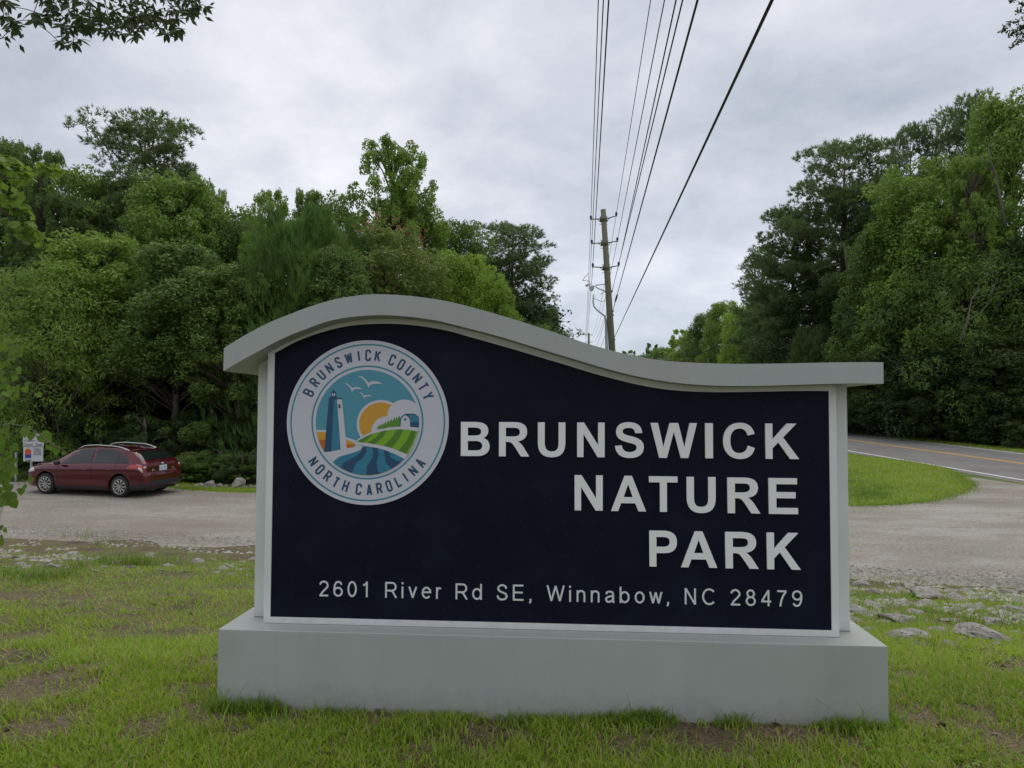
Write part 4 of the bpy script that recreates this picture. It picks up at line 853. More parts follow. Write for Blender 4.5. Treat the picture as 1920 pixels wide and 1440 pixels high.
def gen_pine(seed, H=20, W=7, cb=.42, ntuft=40, per=8, nbr=50, flat=.6, nl=.30, nw=.05):
    r = random.Random(seed); nr = np.random.default_rng(seed); C = []; AX = []; limbs = []
    lean = (r.uniform(-.5, .5), r.uniform(-.5, .5)); tr = lambda z: Vector((lean[0] * math.sin(z / H * 2.5), lean[1] * math.sin(z / H * 3), z))
    limbs.append(([tr(-.3), tr(H * .3), tr(H * .6), tr(H * .85), tr(H * .97)], [.30, .25, .17, .08, .02]))
    for k in range(nbr):
        h = (k + r.random()) / nbr; z = H * (cb + (1 - cb) * h * .96); a = k * 2.399 + r.uniform(-.4, .4)
        prof = math.sin(math.pi * (h * .74 + .2) ** .85) ** .55; ln = W / 2 * prof * r.uniform(.5, 1.1)
        d = Vector((math.cos(a), math.sin(a), 0)); rise = .15 + .55 * h; st0 = tr(z); p1 = st0 + d * ln * .5 + Vector((0, 0, ln * rise * .3)); p2 = st0 + d * ln + Vector((0, 0, ln * rise))
        limbs.append(([st0, p1, p2], [.07 * (1.1 - h), .04, .012]))
        ncl = max(2, int(ln * 1.7))
        for q in range(ncl):
            t = 1 - (q / ncl) * .7; c = st0.lerp(p2, t) + Vector((r.gauss(0, .3), r.gauss(0, .3), r.gauss(0, .12) + .1)); rr_ = r.uniform(.6, 1.0)
            if q: limbs.append(([st0.lerp(p2, t * .85), c], [.02, .008]))
            dd = nr.normal(size=(ntuft, 3)); dd[:, 2] = np.abs(dd[:, 2]) * .9 - .25; dd /= np.linalg.norm(dd, axis=1)[:, None]
            C.append(np.array(c) + dd * np.array([rr_, rr_, rr_ * flat * 1.3]) * nr.uniform(.55, 1, (ntuft, 1))); AX.append(dd * .8 + np.array([0, 0, .45]))
    V, F = needles(np.concatenate(C), np.concatenate(AX), per, nl, nw, seed, .55)
    return np_mesh('crown', V, F), limb_mesh(limbs, 'trunk')
def gen_young(seed, H=10, W=7, n=5200, per=9):
    r = np.random.default_rng(seed); h = r.random(n) ** .8; a = r.uniform(0, 6.283, n); env = (W / 2) * np.clip(1.04 - h, .03, 1) ** .33 * (1 + .22 * np.sin(a * 5 + h * 9) + .15 * np.sin(a * 9 - h * 23))
    rad = env * np.sqrt(r.uniform(.3, 1, n)); z = .3 + h * (H - .8) * (1 - .10 * (.5 + .5 * np.sin(a * 3 + 1.3)) * h) + rad * .05; C = np.stack([rad * np.cos(a), rad * np.sin(a), z], 1)
    AX = np.stack([np.cos(a) * .5, np.sin(a) * .5, np.full(n, 1.0)], 1); V, F = needles(C, AX, per, .42, .035, seed, .3)
    limbs = [([(0, 0, -.3), (0, 0, H * .5), (0, 0, H * .97)], [.14, .09, .015])]
    for k in range(40): 
        q = C[k]; limbs.append(([(0, 0, max(.2, q[2] - .5)), tuple(q)], [.03, .01]))
    return np_mesh('crown', V, F), limb_mesh(limbs, 'trunk')
G = {
 'b1': (gen_broad(11, ll=.21, lw=.11), 14, 8), 'b2': (gen_broad(23, n=40000, ll=.21, lw=.11, shape=.62, ncl=280), 14, 8), 'b3': (gen_broad(37, n=42000, ll=.21, lw=.12, cb=.05, ncl=260, shape=.9, crs=1.15), 14, 8),
 'h1': (gen_broad(111, cb=.34, n=40000, ll=.21, lw=.11), 14, 8), 'h2': (gen_broad(123, cb=.40, n=38000, ll=.21, lw=.11, shape=.65), 14, 8),
 'open': (gen_broad(51, n=34000, cb=.15, ncl=260, crs=.66, shape=.62, ll=.18, lw=.085, sparse_top=.4), 14, 8), 'willow': (gen_broad(63, H=10, W=9, n=40000, ll=.24, lw=.05, droop=.9, cb=.03, crs=1.2, ncl=240, shape=.8, up=.3), 10, 9),
 'far': (gen_broad(77, n=9000, ll=.42, lw=.26, ncl=70), 14, 8),
 'p1': (gen_pine(5), 20, 7), 'p2': (gen_pine(9, W=8, nbr=50, cb=.35), 20, 8), 'p3': (gen_pine(13, W=9, nbr=66, cb=.16, ntuft=40), 20, 9),
 'young': (gen_young(3), 10, 7),
 'bush': (gen_broad(91, H=3, W=4, cb=.02, n=11000, ll=.12, lw=.07, ncl=60, shape=.8, crs=1.1), 3, 4), 'bush2': (gen_broad(93, H=3, W=4, cb=.02, n=9000, ll=.14, lw=.055, ncl=45, shape=.6, crs=1.0), 3, 4),
}
first = {}
def tree(kind, base, h, w_, mt, label, name, cat='tree', group=None, rz=None, lean=0):
    (cme, tme), H0, W0 = G[kind]
    o = empty(name, base, rz if rz is not None else random.uniform(0, 6.28)); tag(o, label, cat, group)
    o.scale = (w_ / W0, w_ / W0, h / H0)
    if lean: o.rotation_euler.y = lean
    for nm, me, q in (('trunk', tme, M['pinebark' if kind[0] == 'p' or kind == 'young' else 'bark']), ('crown', cme, M[mt])):
        c = bpy.data.objects.new(nm, me); COL.objects.link(c); c.parent = o
        if not len(me.materials): me.materials.append(q)
        c.material_slots[0].link = 'OBJECT'; c.material_slots[0].material = q
    return o
random.seed(21)
def T(kind, px, top, wpx, D, mt, label, name='broadleaf_tree', rz=None, group=None, lean=0):
    b = at(px, 700, D); b.z = ZL; h = at(px, top, D).z - ZL
    return tree(kind, b, h * (.945 if kind[0] == 'p' else .98), wpx / FPX * D, mt, label, name, rz=rz, group=group, lean=lean)
SPEC = [
 # left wood
 ('p1', 268, 196, 250, 41, 'needle', 'tall pine with an open tufted crown rising highest above the wood behind the car', 'pine_tree'),
 ('p2', 330, 285, 150, 43, 'needle', 'pine shoulder just to the right of the tallest crown over the car', 'pine_tree'),
 ('open', 82, 255, 150, 36, 'leafC', 'thin topped tree with sparse leaves at the far left of the skyline', 'broadleaf_tree'),
 ('b2', -10, 250, 190, 38, 'leafC', 'dark tree cut off by the left border, behind the thin topped tree', 'broadleaf_tree'),
 ('p3', 175, 372, 260, 38, 'needle', 'dark pine mass filling the gap under the tallest pine on the car side', 'pine_tree'),
 ('h1', 335, 318, 260, 33, 'leafA', 'bright green tree directly below the tallest pine, light crown top', 'broadleaf_tree'),
 ('h1', 190, 430, 270, 28, 'leafA', 'mid green tree between the bright crown and the feathery light tree', 'broadleaf_tree'),
 ('h2', 330, 455, 290, 27, 'leafC', 'dark green tree rising straight above the roof of the red car', 'broadleaf_tree'),
 ('willow', 90, 495, 320, 26.5, 'leafA', 'feathery light green drooping tree above the notice sign', 'broadleaf_tree'),
 ('open', 505, 340, 150, 33, 'leafB', 'upright tree with spiky shoots peeping over the young pine', 'broadleaf_tree'),
 ('b1', 425, 395, 150, 34, 'leafC', 'small rounded tree in the dip of the skyline right of the bright crown', 'broadleaf_tree'),
 ('young', 565, 362, 270, 27, 'needleY', 'bushy young pine with soft upright shoots behind the sign cap', 'pine_tree'),
 ('h1', 455, 490, 250, 26.5, 'leafC', 'dark leafy tree left of the sign cap end', 'broadleaf_tree'),
 ('open', 735, 246, 260, 37, 'leafA', 'tall open crowned tree, highest above the curve of the sign', 'broadleaf_tree'),
 ('b2', 770, 350, 190, 38, 'leafA', 'green shoulder tree to the right of the tall open crown', 'broadleaf_tree'),
 ('b3', 715, 412, 290, 30, 'leafR', 'oak with reddish shoot tips right above the arch of the sign', 'broadleaf_tree'),
 ('h1', 628, 462, 180, 26, 'leafC', 'dark leafy bush tree between the young pine and the red tipped oak', 'broadleaf_tree'),
 ('b1', 860, 460, 180, 33, 'leafB', 'yellow green tree over the downward slope of the sign cap', 'broadleaf_tree'),
 ('b2', 925, 505, 120, 31, 'leafB', 'small bright tree tucked in front of the pine right of the arch', 'broadleaf_tree'),
 ('p2', 962, 405, 215, 47, 'needle', 'pine with spreading upper boughs standing right of the sign arch', 'pine_tree'),
 ('p3', 930, 470, 170, 49, 'needle', 'darker pine just behind the spreading pine, left side', 'pine_tree'),
 ('b2', 1025, 565, 85, 50, 'leafC', 'last low tree of the near wood before the open sky gap', 'broadleaf_tree'),
 ('b1', 1000, 600, 110, 44, 'leafA', 'low green tree below the spreading pine along the cap edge', 'broadleaf_tree'),
 ('b2', 452, 382, 190, 37, 'leafA', 'green tree filling the skyline dip left of the spiky shoots', 'broadleaf_tree'),
 ('b1', 610, 352, 190, 35, 'leafA', 'green tree between the young pine and the tall open crown', 'broadleaf_tree'),
 ('young', 630, 385, 190, 29, 'needleY', 'second young pine shoulder on the oak side of the sign arch', 'pine_tree'),
 ('b1', 855, 400, 190, 40, 'leafC', 'darker tree behind the yellow green tree over the cap slope', 'broadleaf_tree'),
 ('b3', 130, 300, 260, 39, 'leafA', 'broad tree below the thin topped one at the left end of the skyline', 'broadleaf_tree'),
 # understory of the left wood, canopy shade put into its leaf colour
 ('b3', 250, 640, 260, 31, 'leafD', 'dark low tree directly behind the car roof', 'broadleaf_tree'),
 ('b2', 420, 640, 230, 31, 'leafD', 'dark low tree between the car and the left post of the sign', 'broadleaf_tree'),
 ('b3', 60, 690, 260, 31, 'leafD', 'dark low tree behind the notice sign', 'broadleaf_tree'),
 ('open', 405, 335, 90, 36, 'leafA', 'slim pointed tree between the tallest pine and the skyline dip', 'broadleaf_tree'),
 ('open', 575, 335, 110, 34, 'leafA', 'slim tree with pointed shoots directly behind the young pine', 'broadleaf_tree'),
 ('open', 20, 240, 120, 40, 'leafC', 'sparse leafy top at the extreme left of the skyline', 'broadleaf_tree'),
 ('b1', 210, 330, 200, 40, 'leafC', 'dark crown joining the thin topped tree and the tallest pine', 'broadleaf_tree'),
 # far centre
 ('b1', 1205, 662, 70, 190, 'leafC', 'lowest strip-like distant tree at the foot of the pole side gap', 'broadleaf_tree'),
 ('b2', 1243, 648, 70, 170, 'leafA', 'distant tree between the tiny round one and the pale spiky one', 'broadleaf_tree'),
 ('b1', 1300, 618, 90, 130, 'leafA', 'distant green tree after the pale spiky topped one', 'broadleaf_tree'),
 ('b2', 1325, 582, 90, 108, 'leafC', 'dark distant tree stepping up to the rounded one', 'broadleaf_tree'),
 ('b2', 1400, 585, 110, 90, 'leafC', 'dark tree between the rounded distant tree and the small pine', 'broadleaf_tree'),
 ('far', 1180, 653, 50, 200, 'leafA', 'tiny flat distant tree just right of the leaning pole', 'broadleaf_tree'),
 ('far', 1221, 640, 42, 215, 'leafC', 'tiny round distant tree in the sky gap right of the leaning pole', 'broadleaf_tree'),
 ('far', 1278, 612, 75, 150, 'leafB', 'pale distant tree with a spiky top at the start of the right wood', 'broadleaf_tree'),
 ('far', 1250, 655, 90, 160, 'leafA', 'low distant tree beneath the pale spiky topped one', 'broadleaf_tree'),
 ('far', 1320, 630, 110, 120, 'leafC', 'low dark distant tree before the rounded bright tree', 'broadleaf_tree'),
 ('b1', 1358, 558, 110, 100, 'leafA', 'rounded distant tree at the left foot of the big right pine', 'broadleaf_tree'),
 # right wood
 ('p2', 1585, 243, 250, 57, 'needle', 'largest pine of the right wood with wide sweeping boughs', 'pine_tree'),
 ('p2', 1490, 375, 190, 60, 'needle', 'lower pine flank on the open sky side of the largest pine', 'pine_tree'),
 ('p1', 1600, 330, 170, 56, 'needle', 'pine standing close against the largest pine, its right flank', 'pine_tree'),
 ('p2', 1708, 215, 165, 62, 'needle', 'pine with a small flat top between the two highest crowns', 'pine_tree'),
 ('p1', 1815, 168, 175, 58, 'needle', 'highest pine crown of the right wood, behind the leafy trees', 'pine_tree'),
 ('b1', 1430, 545, 130, 78, 'leafA', 'green tree under the wide boughs at the left of the right wood', 'broadleaf_tree'),
 ('b3', 1530, 520, 200, 58, 'leafD', 'dark tree filling the space beneath the largest pine', 'broadleaf_tree'),
 ('young', 1530, 600, 130, 55, 'needle', 'small young pine just above the cap by the dark wood', 'pine_tree'),
 ('p2', 1428, 470, 120, 70, 'needle', 'small pine stepping down toward the open sky gap', 'pine_tree'),
 ('b1', 1390, 565, 100, 84, 'leafB', 'rounded light tree just left of the stepping down pine', 'broadleaf_tree'),
 ('b1', 1735, 290, 270, 48, 'leafA', 'tall leafy tree rising before the flat topped pine', 'broadleaf_tree'),
 ('b2', 1660, 400, 200, 50, 'leafC', 'dark leafy tree to the right of the large pine trunk', 'broadleaf_tree'),
 ('b2', 1895, 160, 240, 46, 'leafA', 'leafy tree reaching the right border of the sky', 'broadleaf_tree'),
 ('open', 1825, 270, 180, 44, 'leafA', 'thin tree with bare pale twigs among the right leaves', 'broadleaf_tree'),
 ('willow', 1830, 470, 340, 44, 'leafC', 'broad drooping tree leaning over the road on the right', 'broadleaf_tree'),
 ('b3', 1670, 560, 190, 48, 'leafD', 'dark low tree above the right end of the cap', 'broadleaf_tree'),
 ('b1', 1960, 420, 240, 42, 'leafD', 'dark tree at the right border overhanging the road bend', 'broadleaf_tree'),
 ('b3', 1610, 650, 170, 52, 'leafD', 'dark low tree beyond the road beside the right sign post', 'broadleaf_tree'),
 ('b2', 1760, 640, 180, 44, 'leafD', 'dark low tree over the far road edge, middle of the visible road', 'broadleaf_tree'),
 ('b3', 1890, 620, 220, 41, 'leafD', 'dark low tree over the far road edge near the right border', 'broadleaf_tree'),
]
for s in SPEC: T(*s)
# red new growth on the oak, rust coloured dead twig beside the tall pine
def cloud_leaves(name, pts, D, n, rad, ll, lw, mt, parent=None, seed=1, droop=.3, kind=None, up=.5):
    C = [at(p[0], p[1], D + (p[2] if len(p) > 2 else 0)) for p in pts]; V, F = leaves(C, [(rad, rad, rad * .7)] * len(C), n, ll, lw, seed, droop=droop, shell=.5, up=up)
    return link(name, np_mesh(name, V, F), M[mt], parent)
oak = [o for o in COL.objects if o.get('label', '').startswith('oak with reddish')][0]
c = cloud_leaves('red_shoots', [(690, 418, 1), (712, 408, 0), (735, 412, 0), (752, 424, -1), (668, 432, -1), (700, 430, -2), (640, 450, -1), (792, 445, -1), (770, 436, 0)], 28.6, 140, .5, .2, .09, 'leafR2', seed=5)
bpy.context.view_layer.update(); c['kind'] = 'stuff'; c.parent = oak; c.matrix_parent_inverse = oak.matrix_world.inverted()
# undergrowth shrubs
random.seed(5)
shr = 0
def shrub(p, h, w_, mt, label, group, kind=None):
    return tree(kind or random.choice(('bush', 'bush2')), p, h, w_, mt, label, 'shrub', 'shrub', group)
for k in range(18):
    px = 20 + k * 27 + random.uniform(-8, 8); D = random.uniform(24.5, 28); p = at(px, 800, D); p.z = ZL
    shrub(p, random.uniform(1.0, 2.6), random.uniform(1.8, 3.2), random.choice(('leafD', 'leafC', 'leafD')), 'dark green shrub at the foot of the wood behind the car', 'shrubs at the foot of the left wood')
for k in range(16):
    px = 318 + k * 11 + random.uniform(-4, 4); p = at(px, 800, random.uniform(23.0, 24.2)); p.z = ZL
    shrub(p, random.uniform(.5, 1.1), random.uniform(1.2, 1.9), random.choice(('leafD', 'leafC')), 'low leafy plant behind the row of whitish rocks', 'low plants behind the whitish rocks')
for k in range(26):
    t = k / 25; q = on_z(1575 + t * 370, 806 + t * 44); d = Vector((q.x, q.y, 0)).normalized(); q = q + d * random.uniform(3.2, 6.0)
    shrub(q, random.uniform(1.2, 3.0), random.uniform(2.2, 4.0), random.choice(('leafD', 'leafC', 'leafD')), 'shrub growing along the far edge of the road', 'shrubs along the far side of the road')
# deep wood behind the first trees: a mass nobody could count
def wood_mass(name, pts, n, hlo, hhi, rad, seed, ll=.42):
    r = random.Random(seed); C = []; RA = []
    for k in range(260):
        t = r.random() * (len(pts) - 1); i = int(t); a, b = Vector(pts[i]), Vector(pts[min(i + 1, len(pts) - 1)]); p = a.lerp(b, t - i); h = r.uniform(.0, 1) ** 1.1 * (hhi - hlo) + hlo
        C.append((p.x + r.gauss(0, 1.6), p.y + r.gauss(0, 1.6), ZL + h)); s = r.uniform(.7, 1.35) * rad; RA.append((s, s, s * .8))
    V, F = leaves(C, RA, n, ll, ll * .6, seed); return tag(link(name, np_mesh(name, V, F), M['wood']), kind='stuff')
gw = lambda px, D: (lambda v: (v.x, v.y, 0))(at(px, 700, D))
wood_mass('background_wood', [gw(-250, 33), gw(0, 34), gw(300, 37), gw(600, 40), gw(850, 44), gw(1010, 52)], 60000, .3, 9, 1.6, 3, .3)
wood_mass('background_wood', [gw(-260, 31), gw(0, 32), gw(250, 32.5), gw(500, 33), gw(760, 34)], 70000, .2, 5.5, 1.3, 4, .2)
wood_mass('background_wood', [gw(1340, 105), gw(1440, 82), gw(1540, 68), gw(1660, 58), gw(1800, 51), gw(2000, 45), gw(2200, 40)], 80000, .3, 10, 2.4, 5, .32)
wood_mass('background_wood', [gw(1600, 54), gw(1700, 48), gw(1800, 44.5), gw(1950, 40)], 60000, .2, 5, 1.3, 6, .2)
# far belt closing the horizon all round
rb = random.Random(4); C = []; RA = []
for k in range(900):
    a = rb.uniform(0, 6.283)
    if -.2 < math.atan2(math.sin(a), math.cos(a)) - 1.57 < .25: d = rb.uniform(260, 330)
    else: d = rb.uniform(120, 170)
    C.append((math.cos(a) * d, math.sin(a) * d, ZL + rb.uniform(0, 8))); s = rb.uniform(3, 6); RA.append((s, s, s * .8))
V, F = leaves(C, RA, 40000, 1.6, 1.1, 8); tag(link('distant_wood', np_mesh('distant_wood', V, F), M['wood']), kind='stuff')
#@@PART3
# ------------------------------------------------------------------ rocks
def rock_mesh(seed):
    r = random.Random(seed); bm = bmesh.new(); bmesh.ops.create_icosphere(bm, subdivisions=3, radius=1)
    pl = []
    for _ in range(13):
        v = Vector((r.gauss(0, 1), r.gauss(0, 1), r.gauss(0, 1))).normalized(); pl.append((v, r.uniform(.55, .95)))
    for v in bm.verts:
        d = v.co.normalized(); rad = min([1.25] + [q / max(1e-3, d.dot(p)) for p, q in pl if d.dot(p) > .05])
        n = float(vnoise(d.x * 3 + seed, d.y * 3 + d.z * 4, seed)) - .5; v.co = d * rad * (1 + .10 * n + .05 * (float(vnoise(d.x * 9 + seed, d.y * 9 + d.z * 8, seed)) - .5))
    me = bpy.data.meshes.new('rock'); bm.to_mesh(me); bm.free(); me.materials.append(M['rock']); return me
RM = [rock_mesh(s) for s in range(8)]
random.seed(12)
def rock(px, py, rpx, label, group=None, flat=.42, sink=.6, sx=1.5):
    p = hit(px, py + rpx * .35); d = (p - Vector((0, 0, CAMH))).length; s = rpx / FPX * d * (.80 if rpx > 12 else .85)
    o = bpy.data.objects.new('rock', random.choice(RM)); COL.objects.link(o)
    o.scale = (s * sx * random.uniform(.85, 1.15), s * random.uniform(1.0, 1.5), s * flat * random.uniform(.85, 1.2)); o.location = (p.x, p.y, p.z + o.scale[2] * (1 - sink) * .55); o.rotation_euler = (random.uniform(-.25, .25), random.uniform(-.25, .25), random.uniform(0, 6.28))
    return tag(o, label, 'rock', group)
big = [(1700, 1186, 36, 'large tan rock with a grey upper face, nearest the right end of the sign base'), (1850, 1184, 42, 'widest grey riprap rock, at the lower edge of the stones on the right'),
       (1745, 1112, 30, 'long low tan rock in the upper middle of the right stones'), (1610, 1140, 26, 'grey rock touching the right post outline at mid height of the stones'),
       (1868, 1160, 28, 'flat tan rock just above the widest grey riprap rock'), (1688, 1158, 24, 'pale slab lying behind the large tan rock'),
       (1768, 1180, 22, 'pale wedge rock to the right of the large tan rock'), (1800, 1121, 17, 'small white rock right of the long low tan rock'),
       (1872, 1206, 10, 'small whitish rock in front of the widest grey riprap rock'), (1740, 1128, 22, 'tan rock directly below the long low tan rock'),
       (1900, 1138, 19, 'rounded pale rock near the right border above the flat tan rock'), (1838, 1138, 15, 'tilted white rock left of the rounded pale rock')]
for x, y, r_, lb in big: rock(x, y, r_, lb)
for x, y, r_ in ((1640, 1107, 15), (1612, 1092, 13), (1690, 1106, 11), (1640, 1131, 16), (1790, 1142, 15), (1720, 1146, 18), (1628, 1178, 14), (1655, 1163, 12), (1780, 1160, 14), (1885, 1107, 13), (1914, 1106, 9), (1915, 1163, 12), (1820, 1180, 9), (1802, 1197, 14), (1596, 1112, 10), (1598, 1160, 14), (1665, 1120, 9), (1815, 1105, 10), (1850, 1122, 9), (1725, 1205, 10), (1640, 1190, 9), (1762, 1100, 12), (1668, 1098, 8), (1850, 1098, 8), (1780, 1207, 12), (1700, 1132, 8), (1600, 1186, 10), (1905, 1185, 11)):
    rock(x, y, r_, 'riprap stone half sunk in weeds between the sign base and the gravel drive', 'riprap stones right of the sign')
for x, y, r_ in ((7, 1041, 12), (24, 1045, 10), (41, 1041, 9), (79, 1056, 10), (92, 1056, 8), (108, 1059, 11), (125, 1063, 8), (135, 1037, 12), (38, 1057, 9), (51, 1062, 9), (179, 1047, 8), (183, 1069, 9), (195, 1062, 9), (219, 1054, 8), (240, 1062, 10), (280, 1041, 11), (317, 1060, 11), (301, 1067, 9), (371, 1050, 13), (379, 1064, 8), (401, 1048, 8), (420, 1064, 11), (436, 1062, 9), (449, 1067, 9), (463, 1066, 8), (474, 1046, 11), (433, 1076, 9), (330, 1052, 7), (345, 1070, 8), (405, 1072, 9), (260, 1072, 7), (152, 1050, 8), (66, 1048, 7), (14, 1062, 8), (455, 1052, 7), (465, 1078, 8)):
    rock(x, y, r_ * .92, 'riprap stone in the grass strip between the lawn and the gravel lot', 'riprap stones left of the sign')
for x, y, r_ in ((322, 911, 4), (333, 912, 4.5), (344, 913, 4), (354, 913, 3.5), (368, 912, 5), (377, 911, 6.5), (392, 911, 10), (405, 914, 5), (412, 913, 6), (424, 914, 4), (447, 910, 12), (459, 914, 5), (470, 913, 4.5), (478, 914, 4), (385, 915, 4), (435, 915, 4)):
    lb = ('largest whitish rock in the row behind the car, nearest the sign post', None) if r_ == 12 else ('pointed whitish rock midway along the row behind the car', None) if r_ == 10 else ('small whitish rock in the row at the far edge of the gravel lot', 'whitish rocks along the far edge of the gravel lot')
    rock(x, y, r_, lb[0], lb[1], flat=.85, sink=.1, sx=1.1)
rock(1690, 1346, 13, 'single small pale stone on the lawn beside the right end of the base', flat=.5)

# ------------------------------------------------------------------ grass
def inside_sign(x, y, pad=0.0):
    dx = x - STX; dy = y - STY; c, s = math.cos(SYAW), math.sin(SYAW); a = dx * c + dy * s; b = -dx * s + dy * c
    return (a > -WL - pad) & (a < WR + pad) & (b > -pad) & (b < .71 + pad)
PATCH = [(130, 1125, .50), (40, 1120, .35), (60, 1285, .34), (25, 1375, .24), (110, 1365, .2), (240, 1180, .3), (400, 1240, .22), (180, 1250, .16), (60, 1190, .3), (20, 1230, .25), (150, 1290, .18), (1170, 1405, .22), (1290, 1375, .2), (1440, 1355, .32), (1350, 1400, .25), (1700, 1265, .13), (1725, 1350, .24), (1890, 1395, .25), (800, 1405, .1), (940, 1350, .08), (1240, 1350, .1), (1600, 1395, .14), (1840, 1340, .13), (330, 1140, .12), (1870, 1255, .15)]
PW = [(hit(x, y), r_) for x, y, r_ in PATCH]
def density(x, y):
    d = np.ones_like(x)
    for p, r_ in PW:
        q = ((x - p.x) ** 2 + ((y - p.y) / 1.25) ** 2) / (r_ * 1.05) ** 2; d *= 1 - .97 * np.exp(-q * (1 + .9 * vnoise(x * 7, y * 7, 21)))
    nz = vnoise(x * 2.3, y * 2.3, 17) * .6 + vnoise(x * 6.1, y * 6.1, 18) * .4
    return d * np.clip((nz - .25) * 5, .12, 1)
def blades(name, x, y, h, w_, seed, mt, bend=.5, lean=.5, seg=2, zoff=-.004):
    r = np.random.default_rng(seed); n = len(x); z = terr(x, y) + zoff; a = r.uniform(0, 6.283, n); ld = np.stack([np.cos(a), np.sin(a), np.zeros(n)], 1); s = np.stack([-np.sin(a), np.cos(a), np.zeros(n)], 1)
    s = s * .8 + r.normal(size=(n, 3)) * .3; s[:, 2] *= .3; s /= np.linalg.norm(s, axis=1)[:, None]
    B = np.stack([x, y, z], 1); ln = (np.abs(r.normal(size=n)) * lean)[:, None]; bd = (r.uniform(.1, 1, n) * bend)[:, None]; h = np.asarray(h)[:, None] * np.ones((n, 1)); up = np.array([0, 0, 1.0])
    d1 = up + ld * ln; d1 /= np.linalg.norm(d1, axis=1)[:, None]; d2 = up * .8 + ld * (ln + bd * 2) ; d2 /= np.linalg.norm(d2, axis=1)[:, None]
    W2 = (np.asarray(w_) * np.ones(n))[:, None] * .5
    if seg == 1:
        V = np.stack([B - s * W2, B + s * W2, B + d2 * h], 1).reshape(-1, 3); F = np.arange(3 * n).reshape(n, 3)
    else:
        m_ = B + d1 * h * .5; t = m_ + d2 * h * .5
        V = np.stack([B - s * W2, B + s * W2, m_ + s * W2 * .8, t, m_ - s * W2 * .8], 1).reshape(-1, 3); k = np.arange(n) * 5
        F = np.concatenate([np.stack([k, k + 1, k + 2], 1), np.stack([k, k + 2, k + 4], 1), np.stack([k + 4, k + 2, k + 3], 1)])
    return tag(link(name, np_mesh(name, V, F), M[mt]), kind='stuff')
rg = np.random.default_rng(99)
def sample(n, y0, y1, pw=1.0):
    u = rg.random(n); y = 1 / ((1 / y0 ** pw) * (1 - u) + (1 / y1 ** pw) * u) ** (1 / pw); x = rg.uniform(-1, 1, n) * (y * .76 + 2.0); return x, y
x, y = sample(580000, 2.35, 12.5, 1.2); ok = (rg.random(len(x)) < density(x, y)) & ~inside_sign(x, y) & (y < Ye(x) + .05) & (rg.random(len(x)) < np.clip((Ye(x) - y) / 3.0, .22, 1) ** 1.1)
x, y = x[ok], y[ok]; big_ = .6 + .9 * vnoise(x * 1.3, y * 1.3, 41)
near = y < 4.6; print('blades', len(x), near.sum())
hh = rg.uniform(.022, .066, len(x)) * big_
blades('lawn_grass', x[near], y[near], hh[near], .0062, 1, 'grass', bend=.8, lean=.55, seg=2)
f = ~near; blades('lawn_grass', x[f], y[f], hh[f] * 1.2, .010, 2, 'grass', bend=.6, lean=.5, seg=1)
# straw litter, longer weeds, tufts along the base
x, y = sample(75000, 2.35, 9, 1.4); ok = ~inside_sign(x, y, .01) & (rg.random(len(x)) < 1.08 - .7 * density(x, y)); x, y = x[ok], y[ok]
blades('dead_straw', x, y, rg.uniform(.02, .06, len(x)), .003, 3, 'straw', bend=1.0, lean=2.6, seg=1, zoff=.002)
x, y = sample(9000, 2.35, 8.5, 1.3); ok = ~inside_sign(x, y) & (density(x, y) > .35) & (vnoise(x * 1.7, y * 1.7, 55) > .5); x, y = x[ok], y[ok]
blades('long_grass', x, y, rg.uniform(.05, .11, len(x)), .0045, 4, 'grassD', bend=1.2, lean=.6, seg=2)
n = 5200; a = rg.uniform(-WL - .03, WR + .05, n); cl = vnoise(a * 5.5, a * 0, 61); b = -np.abs(rg.normal(size=n)) * .045 - .002
ok = rg.random(n) < np.clip((cl - .28) * 2.6, .04, 1); a, b, cl = a[ok], b[ok], cl[ok]
x = STX + a * math.cos(SYAW) - b * math.sin(SYAW); y = STY + a * math.sin(SYAW) + b * math.cos(SYAW)
hg = rg.uniform(.03, .085, len(x)) * (.6 + 1.1 * cl) + np.where(rg.random(len(x)) < .025, rg.uniform(.06, .13, len(x)), 0)
blades('base_edge_grass', x, y, hg, .0048, 5, 'grassD', bend=1.0, lean=.42, seg=2)
for sx, sgn in ((-WL, -1), (WR, 1)):
    n = 900; b = rg.uniform(0, .71, n); a = sx + sgn * np.abs(rg.normal(size=n)) * .04; x = STX + a * math.cos(SYAW) - b * math.sin(SYAW); y = STY + a * math.sin(SYAW) + b * math.cos(SYAW)
    blades('base_edge_grass', x, y, rg.uniform(.03, .09, n), .005, 6 + sgn, 'grassD', bend=.8, lean=.4, seg=2)
